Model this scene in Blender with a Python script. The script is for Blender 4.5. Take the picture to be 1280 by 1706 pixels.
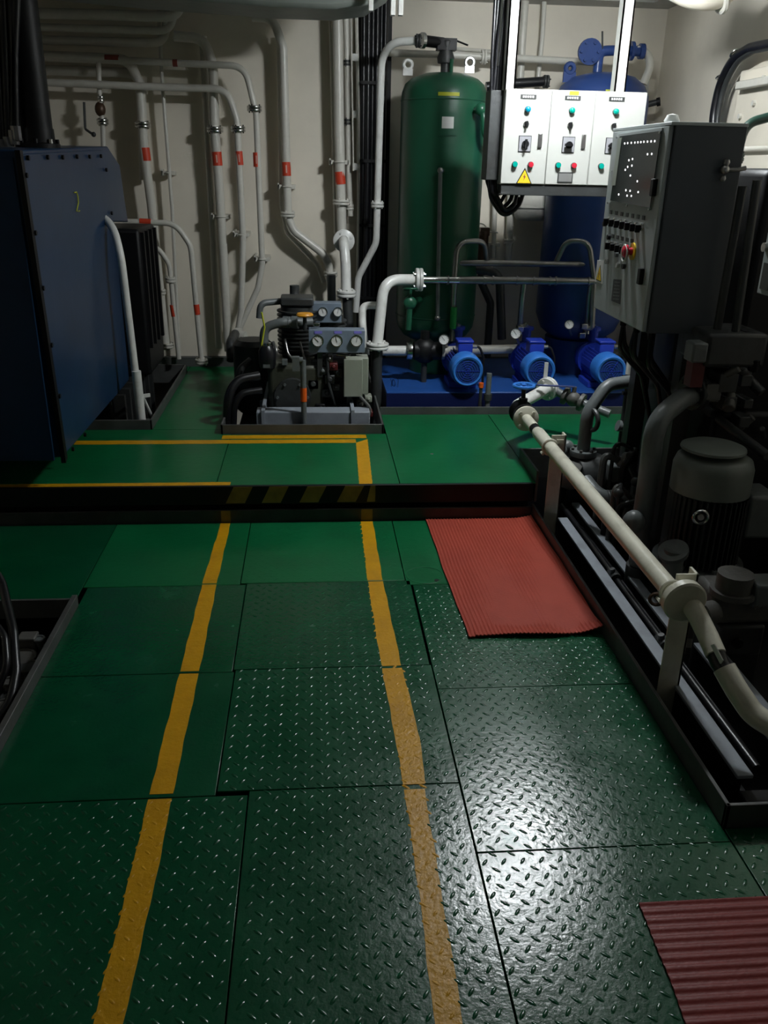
import bpy, math, random
from mathutils import Vector, Matrix
for o in list(bpy.data.objects): bpy.data.objects.remove(o)
random.seed(7)
SC = bpy.context.scene
PI = math.pi
# ------------------------------------------------------------------ camera
YAW, PITCH, ROLL, FPX = .0869, .390, .02085, 1402.0
CAM = Vector((0, 0, 1.6))
_f = Vector((math.sin(YAW)*math.cos(PITCH), math.cos(YAW)*math.cos(PITCH), -math.sin(PITCH)))
_r0 = Vector((math.cos(YAW), -math.sin(YAW), 0)); _u0 = _r0.cross(_f)
_r = math.cos(ROLL)*_r0 + math.sin(ROLL)*_u0
_u = -math.sin(ROLL)*_r0 + math.cos(ROLL)*_u0
cd = bpy.data.cameras.new('camera'); cam = bpy.data.objects.new('camera', cd); SC.collection.objects.link(cam)
cd.sensor_fit = 'HORIZONTAL'; cd.sensor_width = 36; cd.lens = 36*FPX/1280; cd.clip_start = .05
M4 = Matrix((( _r.x, _u.x, -_f.x, CAM.x), (_r.y, _u.y, -_f.y, CAM.y), (_r.z, _u.z, -_f.z, CAM.z), (0, 0, 0, 1)))
cam.matrix_world = M4; SC.camera = cam
# ------------------------------------------------------------------ world, exposure
w = bpy.data.worlds.new('world'); SC.world = w; w.use_nodes = True
w.node_tree.nodes['Background'].inputs[0].default_value = (.75, .85, 1, 1)
w.node_tree.nodes['Background'].inputs[1].default_value = .006
SC.view_settings.view_transform = 'Standard'; SC.view_settings.look = 'None'
SC.view_settings.exposure = 0; SC.view_settings.gamma = 1; SC.view_settings.use_curve_mapping = False
LAMP_C = Vector((1.24, 4.06, 2.52)); LAMP_STRENGTH = 520

def at(x, y, X=None, Y=None, Z=None):
    """the point where the sight line of photograph pixel (x, y) meets a plane of the room"""
    d = _f + _r*((x-640)/FPX) - _u*((y-853)/FPX)
    if Y is not None: t = (Y-CAM.y)/d.y
    elif X is not None: t = (X-CAM.x)/d.x
    else: t = (Z-CAM.z)/d.z
    return CAM + d*t
# ------------------------------------------------------------------ materials
MATS = {}
def mat(name, col, rough=.5, metal=0, spec=.5, noise=0, nscale=8, bump=0, bscale=60, coat=0, emit=0, dirt=None, dscale=3, damt=.5, rvar=0):
    m = bpy.data.materials.new(name); m.use_nodes = True; nt = m.node_tree; b = nt.nodes['Principled BSDF']
    b.inputs['Base Color'].default_value = (*col, 1); b.inputs['Roughness'].default_value = rough
    b.inputs['Metallic'].default_value = metal; b.inputs['Specular IOR Level'].default_value = spec
    if coat: b.inputs['Coat Weight'].default_value = coat; b.inputs['Coat Roughness'].default_value = .12
    if emit: b.inputs['Emission Color'].default_value = (*col, 1); b.inputs['Emission Strength'].default_value = emit
    N, L = nt.nodes, nt.links
    tc = N.new('ShaderNodeTexCoord')
    out = None
    if noise:
        n = N.new('ShaderNodeTexNoise'); n.inputs['Scale'].default_value = nscale; n.inputs['Detail'].default_value = 6
        L.new(tc.outputs['Object'], n.inputs['Vector'])
        r = N.new('ShaderNodeMapRange'); r.inputs[1].default_value = .3; r.inputs[2].default_value = .7
        r.inputs[3].default_value = 1-noise; r.inputs[4].default_value = 1+noise
        L.new(n.outputs['Fac'], r.inputs[0])
        mx = N.new('ShaderNodeMix'); mx.data_type = 'RGBA'; mx.blend_type = 'MULTIPLY'; mx.inputs[0].default_value = 1
        mx.inputs[6].default_value = (*col, 1); L.new(r.outputs[0], mx.inputs[7]); out = mx.outputs[2]
        if rvar:
            rr = N.new('ShaderNodeMapRange'); rr.inputs[1].default_value = .3; rr.inputs[2].default_value = .7
            rr.inputs[3].default_value = rough-rvar; rr.inputs[4].default_value = rough+rvar
            L.new(n.outputs['Fac'], rr.inputs[0]); L.new(rr.outputs[0], b.inputs['Roughness'])
    if dirt:
        n = N.new('ShaderNodeTexNoise'); n.inputs['Scale'].default_value = dscale; n.inputs['Detail'].default_value = 8; n.inputs['Roughness'].default_value = .65
        L.new(tc.outputs['Object'], n.inputs['Vector'])
        r = N.new('ShaderNodeMapRange'); r.inputs[1].default_value = .5; r.inputs[2].default_value = .72; r.inputs[4].default_value = damt
        L.new(n.outputs['Fac'], r.inputs[0])
        mx = N.new('ShaderNodeMix'); mx.data_type = 'RGBA'
        L.new(r.outputs[0], mx.inputs[0]); mx.inputs[6].default_value = (*col, 1)
        if out: L.new(out, mx.inputs[6])
        mx.inputs[7].default_value = (*dirt, 1); out = mx.outputs[2]
    if out: L.new(out, b.inputs['Base Color'])
    if bump:
        n = N.new('ShaderNodeTexNoise'); n.inputs['Scale'].default_value = bscale; n.inputs['Detail'].default_value = 4
        L.new(tc.outputs['Object'], n.inputs['Vector'])
        bp = N.new('ShaderNodeBump'); bp.inputs['Strength'].default_value = bump; bp.inputs['Distance'].default_value = .01
        L.new(n.outputs['Fac'], bp.inputs['Height']); L.new(bp.outputs[0], b.inputs['Normal'])
    MATS[name] = m; return m
WALL = mat('cream_wall_paint', (.77, .71, .60), .55, noise=.08, nscale=2, bump=.25, bscale=5, dirt=(.50, .46, .38), dscale=1.3, damt=.25)
CEIL = mat('ceiling_paint', (.42, .42, .40), .7, noise=.1)
DUCTM = mat('grey_green_duct_paint', (.20, .22, .20), .5, noise=.1)
PIPE = mat('cream_pipe_paint', (.62, .60, .54), .32, noise=.07, nscale=9, bump=.12, bscale=40, dirt=(.30, .27, .22), dscale=9, damt=.35)
WPIPE = mat('white_pipe_paint', (.74, .74, .71), .28, noise=.05, bump=.1, bscale=30, dirt=(.34, .31, .27), dscale=14, damt=.35)
RAIL = mat('ivory_pipe_paint', (.66, .64, .53), .3, noise=.06, bump=.12, bscale=35, dirt=(.30, .27, .19), dscale=11, damt=.4)
DECKG = mat('green_deck_paint', (.003, .118, .038), .33, spec=.35, noise=.10, nscale=3, bump=.10, bscale=26, dirt=(.006, .085, .03), dscale=4, damt=.6, rvar=.05)
PLATEG = mat('green_checker_plate_paint', (.002, .070, .027), .23, spec=.5, noise=.12, nscale=6, bump=.10, bscale=85, dirt=(.004, .050, .026), dscale=7, damt=.5, rvar=.05)
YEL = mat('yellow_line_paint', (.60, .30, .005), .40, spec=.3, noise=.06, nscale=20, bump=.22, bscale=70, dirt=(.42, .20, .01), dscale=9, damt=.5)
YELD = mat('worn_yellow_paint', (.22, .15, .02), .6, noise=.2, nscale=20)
STEELD = mat('dark_bare_steel', (.045, .045, .045), .45, metal=.3, noise=.2, nscale=12, bump=.1, dirt=(.05, .035, .02), dscale=8)
COAM = mat('grey_coaming_paint', (.075, .078, .075), .45, noise=.2, nscale=10, bump=.1, dirt=(.05, .04, .03), dscale=6)
BLACK = mat('black_paint', (.006, .006, .007), .45, spec=.25, noise=.2)
RUBBER = mat('black_rubber', (.008, .008, .010), .33, noise=.2, bump=.05)
VOID = mat('oily_bilge', (.006, .006, .006), .5, noise=.3)
CASE = mat('navy_casing_paint', (.008, .032, .085), .30, spec=.3, noise=.10, nscale=3, bump=.10, bscale=5, dirt=(.006, .02, .05), dscale=4, damt=.5)
GREENT = mat('bottle_green_tank_paint', (.012, .085, .044), .34, noise=.08, nscale=4, bump=.06, bscale=9)
BLUET = mat('blue_tank_paint', (.022, .055, .20), .34, noise=.08)
BLUEM = mat('deep_blue_motor_paint', (.018, .045, .40), .35, noise=.12, bump=.1)
BLUEC = mat('bright_blue_cowl_paint', (.035, .19, .62), .34, noise=.05)
BLUEG = mat('dark_blue_grille', (.01, .05, .17), .5)
BLUEB = mat('blue_tray_paint', (.018, .085, .33), .35, noise=.1, nscale=4, bump=.1, dirt=(.01, .04, .15), dscale=5)
CHROME = mat('bright_steel', (.62, .62, .60), .22, metal=1, noise=.1, nscale=20)
STAIN = mat('stainless_pipe', (.34, .33, .32), .3, metal=.9, noise=.2, nscale=14, bump=.05)
GREYP = mat('grey_machine_paint', (.13, .145, .145), .4, noise=.12, nscale=6, bump=.15, bscale=30, dirt=(.05, .045, .04), dscale=6, damt=.6)
DGREY = mat('dark_machine_paint', (.035, .038, .038), .45, noise=.25, nscale=8, bump=.2, bscale=25, dirt=(.02, .018, .014), dscale=6, damt=.7)
CASTG = mat('dull_cast_iron', (.10, .098, .09), .5, noise=.25, nscale=9, bump=.3, bscale=35)
BEAMG = mat('pale_grey_beam_paint', (.30, .33, .37), .42, noise=.08, nscale=7, bump=.06, dirt=(.12, .12, .13), dscale=6, damt=.5)
PANELW = mat('white_panel_enamel', (.47, .475, .445), .35, noise=.02)
PANELS = mat('panel_shadow_gap', (.10, .10, .10), .6)
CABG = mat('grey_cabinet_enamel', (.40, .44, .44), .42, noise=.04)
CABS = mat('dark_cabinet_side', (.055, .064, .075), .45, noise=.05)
GPANEL = mat('blue_grey_gauge_board', (.17, .215, .27), .4, noise=.05)
JBOX = mat('olive_grey_box', (.30, .32, .26), .45, noise=.05)
WHITEM = mat('white_marking', (.85, .85, .85), .5)
DIAL = mat('white_dial', (.80, .80, .78), .35)
REDL = mat('red_orange_label', (.60, .055, .02), .5)
REDD = mat('dark_red_label', (.25, .05, .035), .5)
ORANGE = mat('orange_band', (.80, .12, .01), .45)
KNOBY = mat('amber_knob', (.75, .32, .02), .4)
YWARN = mat('yellow_warning', (.80, .55, .02), .45)
YSTICK = mat('yellow_green_sticker', (.55, .58, .03), .45)
TEAL = mat('teal_lens', (.0, .30, .24), .2)
BLUEL = mat('blue_lens', (.0, .22, .36), .2)
REDB = mat('red_button_cap', (.50, .02, .04), .25)
SILV = mat('silver_plate', (.35, .35, .34), .4, metal=.6)
LED = mat('lit_white_indicator', (1, 1, 1), .3, emit=3)
MIMIC = mat('smoked_window', (.028, .036, .036), .12, spec=.6)
MIMS = mat('pale_green_strip', (.33, .37, .31), .4)
RUBR = mat('red_ribbed_rubber', (.36, .056, .034), .6, spec=.2, noise=.08, nscale=10, bump=.12, bscale=90, dirt=(.22, .035, .03), dscale=5, damt=.4)
RUBR2 = mat('darker_red_ribbed_rubber', (.19, .015, .012), .5, noise=.08, nscale=10, bump=.12, bscale=90)
CAP = mat('grey_green_fan_cowl', (.15, .17, .155), .4, noise=.08, bump=.05)
LAMPM = mat('lamp_tube', (.93, .98, 1.0), .3, emit=LAMP_STRENGTH)
LAMPH = mat('lamp_housing', (.7, .7, .7), .5)
BROWN = mat('brown_brass', (.09, .05, .03), .4, metal=.3, noise=.2)
LILAC = mat('violet_label', (.20, .18, .60), .5)
REDP = mat('dull_red_paint', (.10, .012, .012), .5)
# ------------------------------------------------------------------ mesh helper
OFF = {}
def V(*a): return Vector(a)
def fillet(pts, rad, k=7):
    pts = [Vector(p) for p in pts]
    if rad <= 0 or len(pts) < 3: return pts
    out = [pts[0]]
    for i in range(1, len(pts)-1):
        p, a, b = pts[i], pts[i-1]-pts[i], pts[i+1]-pts[i]
        la, lb = a.length, b.length
        if la < 1e-6 or lb < 1e-6: continue
        a.normalize(); b.normalize(); ang = a.angle(b)
        if ang > PI-.05: out.append(p); continue
        t = min(rad/math.tan(ang/2), la*.48, lb*.48)
        p0, p1 = p+a*t, p+b*t
        for j in range(k+1):
            s = j/k; out.append(p0*(1-s)**2 + p*(2*s*(1-s)) + p1*s*s)
    out.append(pts[-1]); return out
def frame(ax):
    ax = Vector(ax).normalized(); h = V(0, 0, 1) if abs(ax.z) < .9 else V(0, 1, 0)
    u = ax.cross(h).normalized(); return u, u.cross(ax).normalized(), ax
class MB:
    def __init__(s): s.v = []; s.f = []; s.sm = []; s.mi = []; s.m = 0
    def mat(s, i): s.m = i; return s
    def add(s, vs, fs, smooth=False):
        n = len(s.v); s.v += [Vector(p) for p in vs]
        for k, f in enumerate(fs):
            s.f.append([n+i for i in f]); s.sm.append(smooth if isinstance(smooth, bool) else smooth[k]); s.mi.append(s.m)
        return s
    def box(s, a, b, R=None, c=None):
        x0, y0, z0 = a; x1, y1, z1 = b
        vs = [V(x, y, z) for z in (z0, z1) for y in (y0, y1) for x in (x0, x1)]
        if R is not None:
            c = Vector(c) if c is not None else V((x0+x1)/2, (y0+y1)/2, (z0+z1)/2)
            vs = [R @ (p-c) + c for p in vs]
        return s.add(vs, [(0, 2, 3, 1), (4, 5, 7, 6), (0, 1, 5, 4), (2, 6, 7, 3), (0, 4, 6, 2), (1, 3, 7, 5)])
    def beam(s, p0, p1, w, h):
        """rectangular bar from p0 to p1"""
        p0, p1 = Vector(p0), Vector(p1); u, v, a = frame(p1-p0)
        vs = [p+u*(w/2*i)+v*(h/2*j) for p in (p0, p1) for i, j in ((-1, -1), (1, -1), (1, 1), (-1, 1))]
        return s.add(vs, [(3, 2, 1, 0), (4, 5, 6, 7), (0, 1, 5, 4), (1, 2, 6, 5), (2, 3, 7, 6), (3, 0, 4, 7)])
    def cyl(s, p0, p1, r, r2=None, n=16): 
        return s.lathe([(0, 0), (r, 0), (r if r2 is None else r2, (Vector(p1)-Vector(p0)).length), (0, (Vector(p1)-Vector(p0)).length)], p0, Vector(p1)-Vector(p0), n)
    def lathe(s, prof, o, ax, n=20, sm=None):
        u, v, a = frame(ax); o = Vector(o); vs = []; fs = []; sms = []
        rows = []
        for k, (r, h) in enumerate(prof):
            if r < 1e-6: rows.append([len(vs)]); vs.append(o+a*h)
            else:
                rows.append(list(range(len(vs), len(vs)+n)))
                vs += [o+a*h+(u*math.cos(2*PI*i/n)+v*math.sin(2*PI*i/n))*r for i in range(n)]
        # split vertices at sharp profile corners by duplicating rows
        for k in range(len(prof)-1):
            A, B = rows[k], rows[k+1]
            flat = abs(prof[k][1]-prof[k+1][1]) < 1e-5
            for i in range(n):
                j = (i+1) % n
                if len(A) == 1 and len(B) == 1: continue
                if len(A) == 1: f = (A[0], B[j], B[i])
                elif len(B) == 1: f = (A[i], A[j], B[0])
                else: f = (A[i], A[j], B[j], B[i])
                fs.append(tuple(reversed(f))); sms.append(not flat)
        return s.add(vs, fs, sms)
    def tube(s, pts, r, rad=0, n=12, r_end=None):
        P = fillet(pts, rad); m = len(P); vs = []; fs = []; sms = []
        u = None
        for i, p in enumerate(P):
            t = (P[min(i+1, m-1)]-P[max(i-1, 0)]).normalized()
            if u is None: u, v, _ = frame(t)
            else:
                u = (u - t*u.dot(t)).normalized(); v = u.cross(t)
            rr = r if r_end is None else r+(r_end-r)*i/(m-1)
            vs += [p+(u*math.cos(2*PI*k/n)+v*math.sin(2*PI*k/n))*rr for k in range(n)]
        for i in range(m-1):
            for k in range(n):
                j = (k+1) % n
                fs.append((i*n+k, (i+1)*n+k, (i+1)*n+j, i*n+j)); sms.append(True)
        fs.append(tuple(range(n))); fs.append(tuple(reversed(range((m-1)*n, m*n)))); sms += [False, False]
        return s.add(vs, fs, sms)
    def prism(s, poly, vec):
        n = len(poly); P = [Vector(p) for p in poly]; Q = [p+Vector(vec) for p in P]
        fs = [tuple(range(n)), tuple(reversed(range(n, 2*n)))] + [(i, n+i, n+(i+1) % n, (i+1) % n) for i in range(n)]
        return s.add(P+Q, fs)
    def ball(s, c, r, sx=1, sy=1, sz=1, n=16):
        k = n//2; vs = []; c = Vector(c)
        for i in range(1, k):
            t = PI*i/k
            vs += [c+V(sx*r*math.sin(t)*math.cos(2*PI*j/n), sy*r*math.sin(t)*math.sin(2*PI*j/n), sz*r*math.cos(t)) for j in range(n)]
        vs += [c+V(0, 0, r*sz), c-V(0, 0, r*sz)]; T, B = len(vs)-2, len(vs)-1; fs = []
        for j in range(n):
            q = (j+1) % n; fs += [(T, j, q), (B, (k-2)*n+q, (k-2)*n+j)]
            for i in range(k-2): fs.append((i*n+j, (i+1)*n+j, (i+1)*n+q, i*n+q))
        return s.add(vs, fs, True)
    def torus(s, c, ax, R, r, n=24, m=8, a0=0, a1=2*PI):
        u, v, a = frame(ax); c = Vector(c); full = abs(a1-a0-2*PI) < 1e-4
        k = n if full else n+1
        pts = [c+(u*math.cos(a0+(a1-a0)*i/n)+v*math.sin(a0+(a1-a0)*i/n))*R for i in range(k)]
        if not full: return s.tube(pts, r, n=m)
        vs = []; fs = []
        for i, p in enumerate(pts):
            d = (p-c).normalized()
            vs += [p+(d*math.cos(2*PI*j/m)+a*math.sin(2*PI*j/m))*r for j in range(m)]
        for i in range(n):
            for j in range(m): fs.append((i*m+j, i*m+(j+1) % m, ((i+1) % n)*m+(j+1) % m, ((i+1) % n)*m+j))
        return s.add(vs, fs, True)
    def build(s, name, m, parent=None, label=None, cat=None, group=None, kind=None, bevel=0, loc=None):
        me = bpy.data.meshes.new(name)
        if parent is not None: off = OFF[parent.name]
        elif loc is not None: off = Vector(loc)
        else:
            xs = [p.x for p in s.v]; ys = [p.y for p in s.v]; zs = [p.z for p in s.v]
            off = V((min(xs)+max(xs))/2, (min(ys)+max(ys))/2, min(zs))
        me.from_pydata([tuple(p-off) for p in s.v], [], s.f)
        me.polygons.foreach_set('use_smooth', s.sm)
        ms = m if isinstance(m, (list, tuple)) else [m]
        for q in ms: me.materials.append(q)
        if len(ms) > 1: me.polygons.foreach_set('material_index', s.mi)
        me.update()
        # split sharp edges so flats and curves shade cleanly
        o = bpy.data.objects.new(name, me); SC.collection.objects.link(o)
        if parent is not None: o.parent = parent
        else: o.location = off
        OFF[o.name] = off
        if bevel:
            b = o.modifiers.new('bevel', 'BEVEL'); b.width = bevel; b.segments = 2; b.limit_method = 'ANGLE'; b.angle_limit = .7
        try: me.set_sharp_from_angle(angle=.75)
        except Exception: pass
        if label: o['label'] = label
        if cat: o['category'] = cat
        if group: o['group'] = group
        if kind: o['kind'] = kind
        return o
def thing(name, label, cat, loc, group=None):
    o = bpy.data.objects.new(name, None); SC.collection.objects.link(o); o.location = loc; o.empty_display_size = .05
    OFF[o.name] = Vector(loc); o['label'] = label; o['category'] = cat
    if group: o['group'] = group
    return o
def copy_tree(o, parent=None):
    c = o.copy(); SC.collection.objects.link(c)
    if parent is not None: c.parent = parent
    OFF[c.name] = OFF[o.name]
    for ch in list(o.children): copy_tree(ch, c)
    return c
# ================================================================== STRUCTURE
WY = 6.4; WXR = 2.42; WXL = -2.4; CZ = 2.95; UD = .18
MB().box((WXL-.1, WY, -.4), (WXR+.1, WY+.1, CZ)).build('wall_back', WALL, kind='structure')
MB().box((WXR, -1.5, -.4), (WXR+.1, WY, CZ)).build('wall_right', WALL, kind='structure')
MB().box((WXL-.1, -1.5, -.4), (WXL, WY, CZ)).build('wall_left', WALL, kind='structure')
MB().box((WXL-.1, -1.5, CZ), (WXR+.1, WY+.1, CZ+.1)).build('ceiling', CEIL, kind='structure')
fl = MB().box((WXL-.1, -1.5, -.5), (WXR+.1, WY+.1, -.3)).build('floor', VOID, kind='structure')
# raised edge where the wall meets the deck, and the ceiling stiffener along the wall head
MB().box((WXL, WY-.05, UD), (WXR, WY, UD+.07)).build('baseboard_back', COAM, kind='structure')
MB().box((WXL, WY-.22, 2.62), (WXR, WY, CZ)).build('trim_1', CEIL, kind='structure')
MB().box((WXR-.18, 1.5, 2.62), (WXR, WY-.22, CZ)).build('trim_2', CEIL, kind='structure')
# --- yellow line polygons on the lower deck (x as a function of Y, slightly wavy hand-painted edges)
LL = [(3.77, -.457, -.411), (3.14, -.470, -.411), (2.51, -.468, -.403), (1.93, -.464, -.401), (1.51, -.459, -.396), (1.2, -.458, -.399), (.6, -.46, -.40), (0, -.46, -.40)]
RL = [(3.77, .216, .274), (3.16, .210, .273), (2.50, .218, .287), (2.08, .230, .305), (1.77, .235, .289), (1.47, .233, .287), (1.18, .226, .284), (.6, .228, .285), (0, .23, .285)]
def edges(T, y):
    for (y0, a0, b0), (y1, a1, b1) in zip(T, T[1:]):
        if y1 <= y <= y0:
            t = (y0-y)/(y0-y1); w1 = .0012*math.sin(y*23)+.0007*math.sin(y*51+1); w2 = .0012*math.sin(y*19+2)+.0007*math.sin(y*47)
            return a0+(a1-a0)*t+w1, b0+(b1-b0)*t+w2
    return None
def in_line(x, y):
    for T in (LL, RL):
        e = edges(T, y)
        if e and e[0] < x < e[1]: return True
    return False
def lozenge(mb, x, y, z, ang, L=.0135, W=.0050, h=.0019):
    ca, sa = math.cos(ang), math.sin(ang); n = 8; vs = []
    for (s, hh) in ((1, 0), (.62, .82)):
        for k in range(n):
            t = 2*PI*k/n; px = L*s*math.cos(t); py = W*s*math.sin(t)*(abs(math.sin(t))**.15 if k % 4 else 1)
            vs.append((x+px*ca-py*sa, y+px*sa+py*ca, z+h*hh))
    vs.append((x, y, z+h)); fs = []
    for k in range(n):
        j = (k+1) % n; fs += [(k, j, n+j, n+k), (n+k, n+j, 2*n)]
    mb.add(vs, fs, True)
G = .0035; PT = .006
def plate(x0, x1, y0, y1, z=0, m=PLATEG, tread=True, pitch=.048, ymin=.55, tilt=(0, 0), hh=.0018):
    cx, cy = (x0+x1)/2, (y0+y1)/2
    zf = lambda x, y: z + tilt[0]*(x-cx) + tilt[1]*(y-cy)
    a, b, c, d = x0+G/2, x1-G/2, y0+G/2, y1-G/2
    mb = MB(); vs = [V(X, Y, zf(X, Y)-t) for t in (PT, 0) for Y in (c, d) for X in (a, b)]
    mb.add(vs, [(0, 2, 3, 1), (4, 5, 7, 6), (0, 1, 5, 4), (2, 6, 7, 3), (0, 4, 6, 2), (1, 3, 7, 5)])
    p = mb.build('floor_plate', m, fl, bevel=.0015)
    if tread:
        mb = MB(); i = 0; Y = max(c, ymin)+.012
        sx = round(x0/pitch)*pitch; 
        while Y < d-.006:
            k = i % 2; X = sx + (pitch/2 if k else 0)
            while X < b-.008:
                if X > a+.008:
                    mb.m = 1 if in_line(X, Y) else 0
                    lozenge(mb, X, Y, zf(X, Y), (.95 if k else -.72)+random.uniform(-.04, .04), h=hh)
                X += pitch
            Y += pitch/2*1.06; i += 1
        if mb.v: mb.build('tread_pattern', [m, YEL], p, kind='stuff')
    return p
TL = [(.002, .0), (-.001, .002), (0, -.001), (.001, .001)]
# left of the walkway and between the lines
plate(WXL, -.945, 2.972, 3.765, tread=False)
plate(-.945, -.315, 3.115, 3.765, m=DECKG, tread=False)
plate(-.315, .368, 3.125, 3.765, m=DECKG, hh=.0007)
plate(-.927, -.29, 2.470, 3.115, tread=False)
plate(-.29, .388, 2.482, 3.125, hh=.0009)
plate(-.927, -.283, 1.86, 2.470, tread=False)
plate(-.283, .393, 1.875, 2.482)
plate(-.92, -.195, 1.14, 1.86)
plate(-.195, .393, 1.14, 1.875)
plate(-.92, -.195, .45, 1.14); plate(-.195, .393, .45, 1.14)
plate(-.92, -.195, -.3, .45, tread=False); plate(-.195, .393, -.3, .45, tread=False)
plate(WXL, -.92, -.3, 1.2, tread=False)
# right of the long seam
plate(.368, 1.062, 3.085, 3.765, m=DECKG, tread=False)
plate(.393, 1.062, 2.333, 3.085, tilt=(0, .001))
plate(.393, 1.062, 1.613, 2.333, tilt=(-.003, .001))
plate(.393, 1.062, .93, 1.613); plate(1.062, 1.7, .93, 1.66)
plate(1.7, WXR, -.3, 1.66, tread=False); plate(.393, 1.7, .2, .93); plate(.393, 1.7, -.3, .2, tread=False)
# upper deck plates
for a in ((WXL, -.475, 3.79, 4.72), (-.475, .405, 3.79, 4.62), (.405, 1.075, 3.79, 5.02), (1.075, 2.0, 4.16, 5.02), (2.0, WXR, 4.16, 5.02), (-.93, -.54, 4.72, WY), (WXL, -.93, 6.19, WY), (-.54, .4, 6.1, WY)):
    plate(*a, z=UD, m=DECKG, tread=False)
# yellow painted lines: thin coats following the plates
def strip(pts_l, pts_r, z, t=.0009):
    mb = MB(); n = len(pts_l)
    vs = [V(x, y, z+t) for x, y in pts_l]+[V(x, y, z+t) for x, y in pts_r]+[V(x, y, z-.0005) for x, y in pts_l]+[V(x, y, z-.0005) for x, y in pts_r]
    fs = []
    for i in range(n-1):
        fs += [(i, i+1, n+i+1, n+i), (2*n+i, 2*n+i+1, i+1, i), (n+i, n+i+1, 3*n+i+1, 3*n+i)]
    fs += [(0, n, 3*n, 2*n), (n-1, 3*n-1, 4*n-1, 2*n-1)]
    mb.add(vs, fs); return mb
for T, lab in ((LL, 'left yellow walkway line'), (RL, 'right yellow walkway line')):
    for y0, y1 in ((3.76, 3.13), (3.12, 2.48), (2.465, 1.875), (1.855, 1.145), (1.135, 0)):
        ys = [y0+(y1-y0)*k/40 for k in range(41)]
        strip([(edges(T, y)[0], y) for y in ys], [(edges(T, y)[1], y) for y in ys], 0).build('painted_line', YEL, fl, label=lab)
def wav(p, q, n=30):
    return [(p[0]+(q[0]-p[0])*k/n+.0012*math.sin(k*2.3+p[1]*9), p[1]+(q[1]-p[1])*k/n+.0012*math.sin(k*1.7+p[0]*5)) for k in range(n+1)]
strip(wav((.272, 3.788), (.292, 4.515)), wav((.208, 3.788), (.224, 4.45)), UD).build('painted_line', YEL, fl, label='short yellow line on the raised deck')
strip(wav((-1.3, 4.512), (.224, 4.514)), wav((-1.3, 4.445), (.224, 4.45)), UD).build('painted_line', YEL, fl, label='far cross line on the raised deck')
strip(wav((-1.6, 3.838), (-.408, 3.842)), wav((-1.6, 3.792), (-.408, 3.79)), UD).build('painted_line', YEL, fl, label='yellow line along the step edge')
strip(wav((-.52, 4.60), (.288, 4.60)), wav((-.52, 4.535), (.288, 4.535)), UD).build('painted_line', YEL, fl, label='amber line against the compressor coaming')
# the step: striped fascia, black recess, kick bar
st = MB().box((WXL, 3.78, .088), (1.06, 3.80, UD+.001)).build('trim_3', BLACK, kind='structure', bevel=.002)
for k, x in enumerate((-.425, -.255, -.075, .105)):
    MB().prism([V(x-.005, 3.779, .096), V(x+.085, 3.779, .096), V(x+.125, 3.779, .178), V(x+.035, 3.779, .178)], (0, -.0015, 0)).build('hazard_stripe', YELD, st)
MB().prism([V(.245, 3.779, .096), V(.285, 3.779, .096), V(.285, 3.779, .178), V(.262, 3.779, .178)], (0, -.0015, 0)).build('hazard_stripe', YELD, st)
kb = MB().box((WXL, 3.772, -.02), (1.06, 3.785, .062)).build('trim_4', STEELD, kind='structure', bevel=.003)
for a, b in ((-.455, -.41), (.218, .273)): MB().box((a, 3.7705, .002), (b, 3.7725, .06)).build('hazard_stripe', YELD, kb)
MB().box((WXL, 3.85, -.3), (1.06, 3.87, .17)).build('trim_5', VOID, kind='structure')
# coamings round the openings (flat bars on edge)
def coaming(pts, z0, z1, label, t=.012, m=COAM):
    r = thing('coaming', label, 'coaming', V(pts[0][0], pts[0][1], z0))
    for (a, b) in zip(pts, pts[1:]):
        mb = MB(); a = V(*a, 0); b = V(*b, 0); d = (b-a).normalized(); n = V(-d.y, d.x, 0)*t/2; a = a-d*t/2; b = b+d*t/2
        mb.prism([a-n+V(0, 0, z0), b-n+V(0, 0, z0), b+n+V(0, 0, z0), a+n+V(0, 0, z0)], (0, 0, z1-z0)).build('flat_bar', m, r, bevel=.002)
    return r
coaming([(-.525, 6.05), (-.525, 4.628), (.385, 4.628), (.385, 6.05)], .1, .235, 'dark grey steel coaming framing the compressor opening behind amber line')
coaming([(-1.75, 4.73), (-.935, 4.73), (-.935, 6.17), (-1.9, 6.17)], .1, .235, 'grey L-shaped coaming round the opening under the navy casing')
coaming([(.405, 5.03), (2.0, 5.03)], .1, .225, 'long grey coaming in front of the blue pump tray')
coaming([(1.08, 3.80), (1.08, 4.15), (2.1, 4.15)], .08, .24, 'dark coaming corner on raised deck behind first pipe post')
coaming([(1.068, 3.79), (1.068, 1.67), (2.3, 1.67)], -.05, .07, 'long dark coaming beside the red mat around the pump pit')
coaming([(-.935, 2.05), (-.935, 2.96)], -.05, .045, 'grey coaming bar along the left floor opening', t=.02)
coaming([(-.95, 2.966), (-1.9, 2.966)], -.05, .03, 'black far coaming of the left floor opening')
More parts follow.
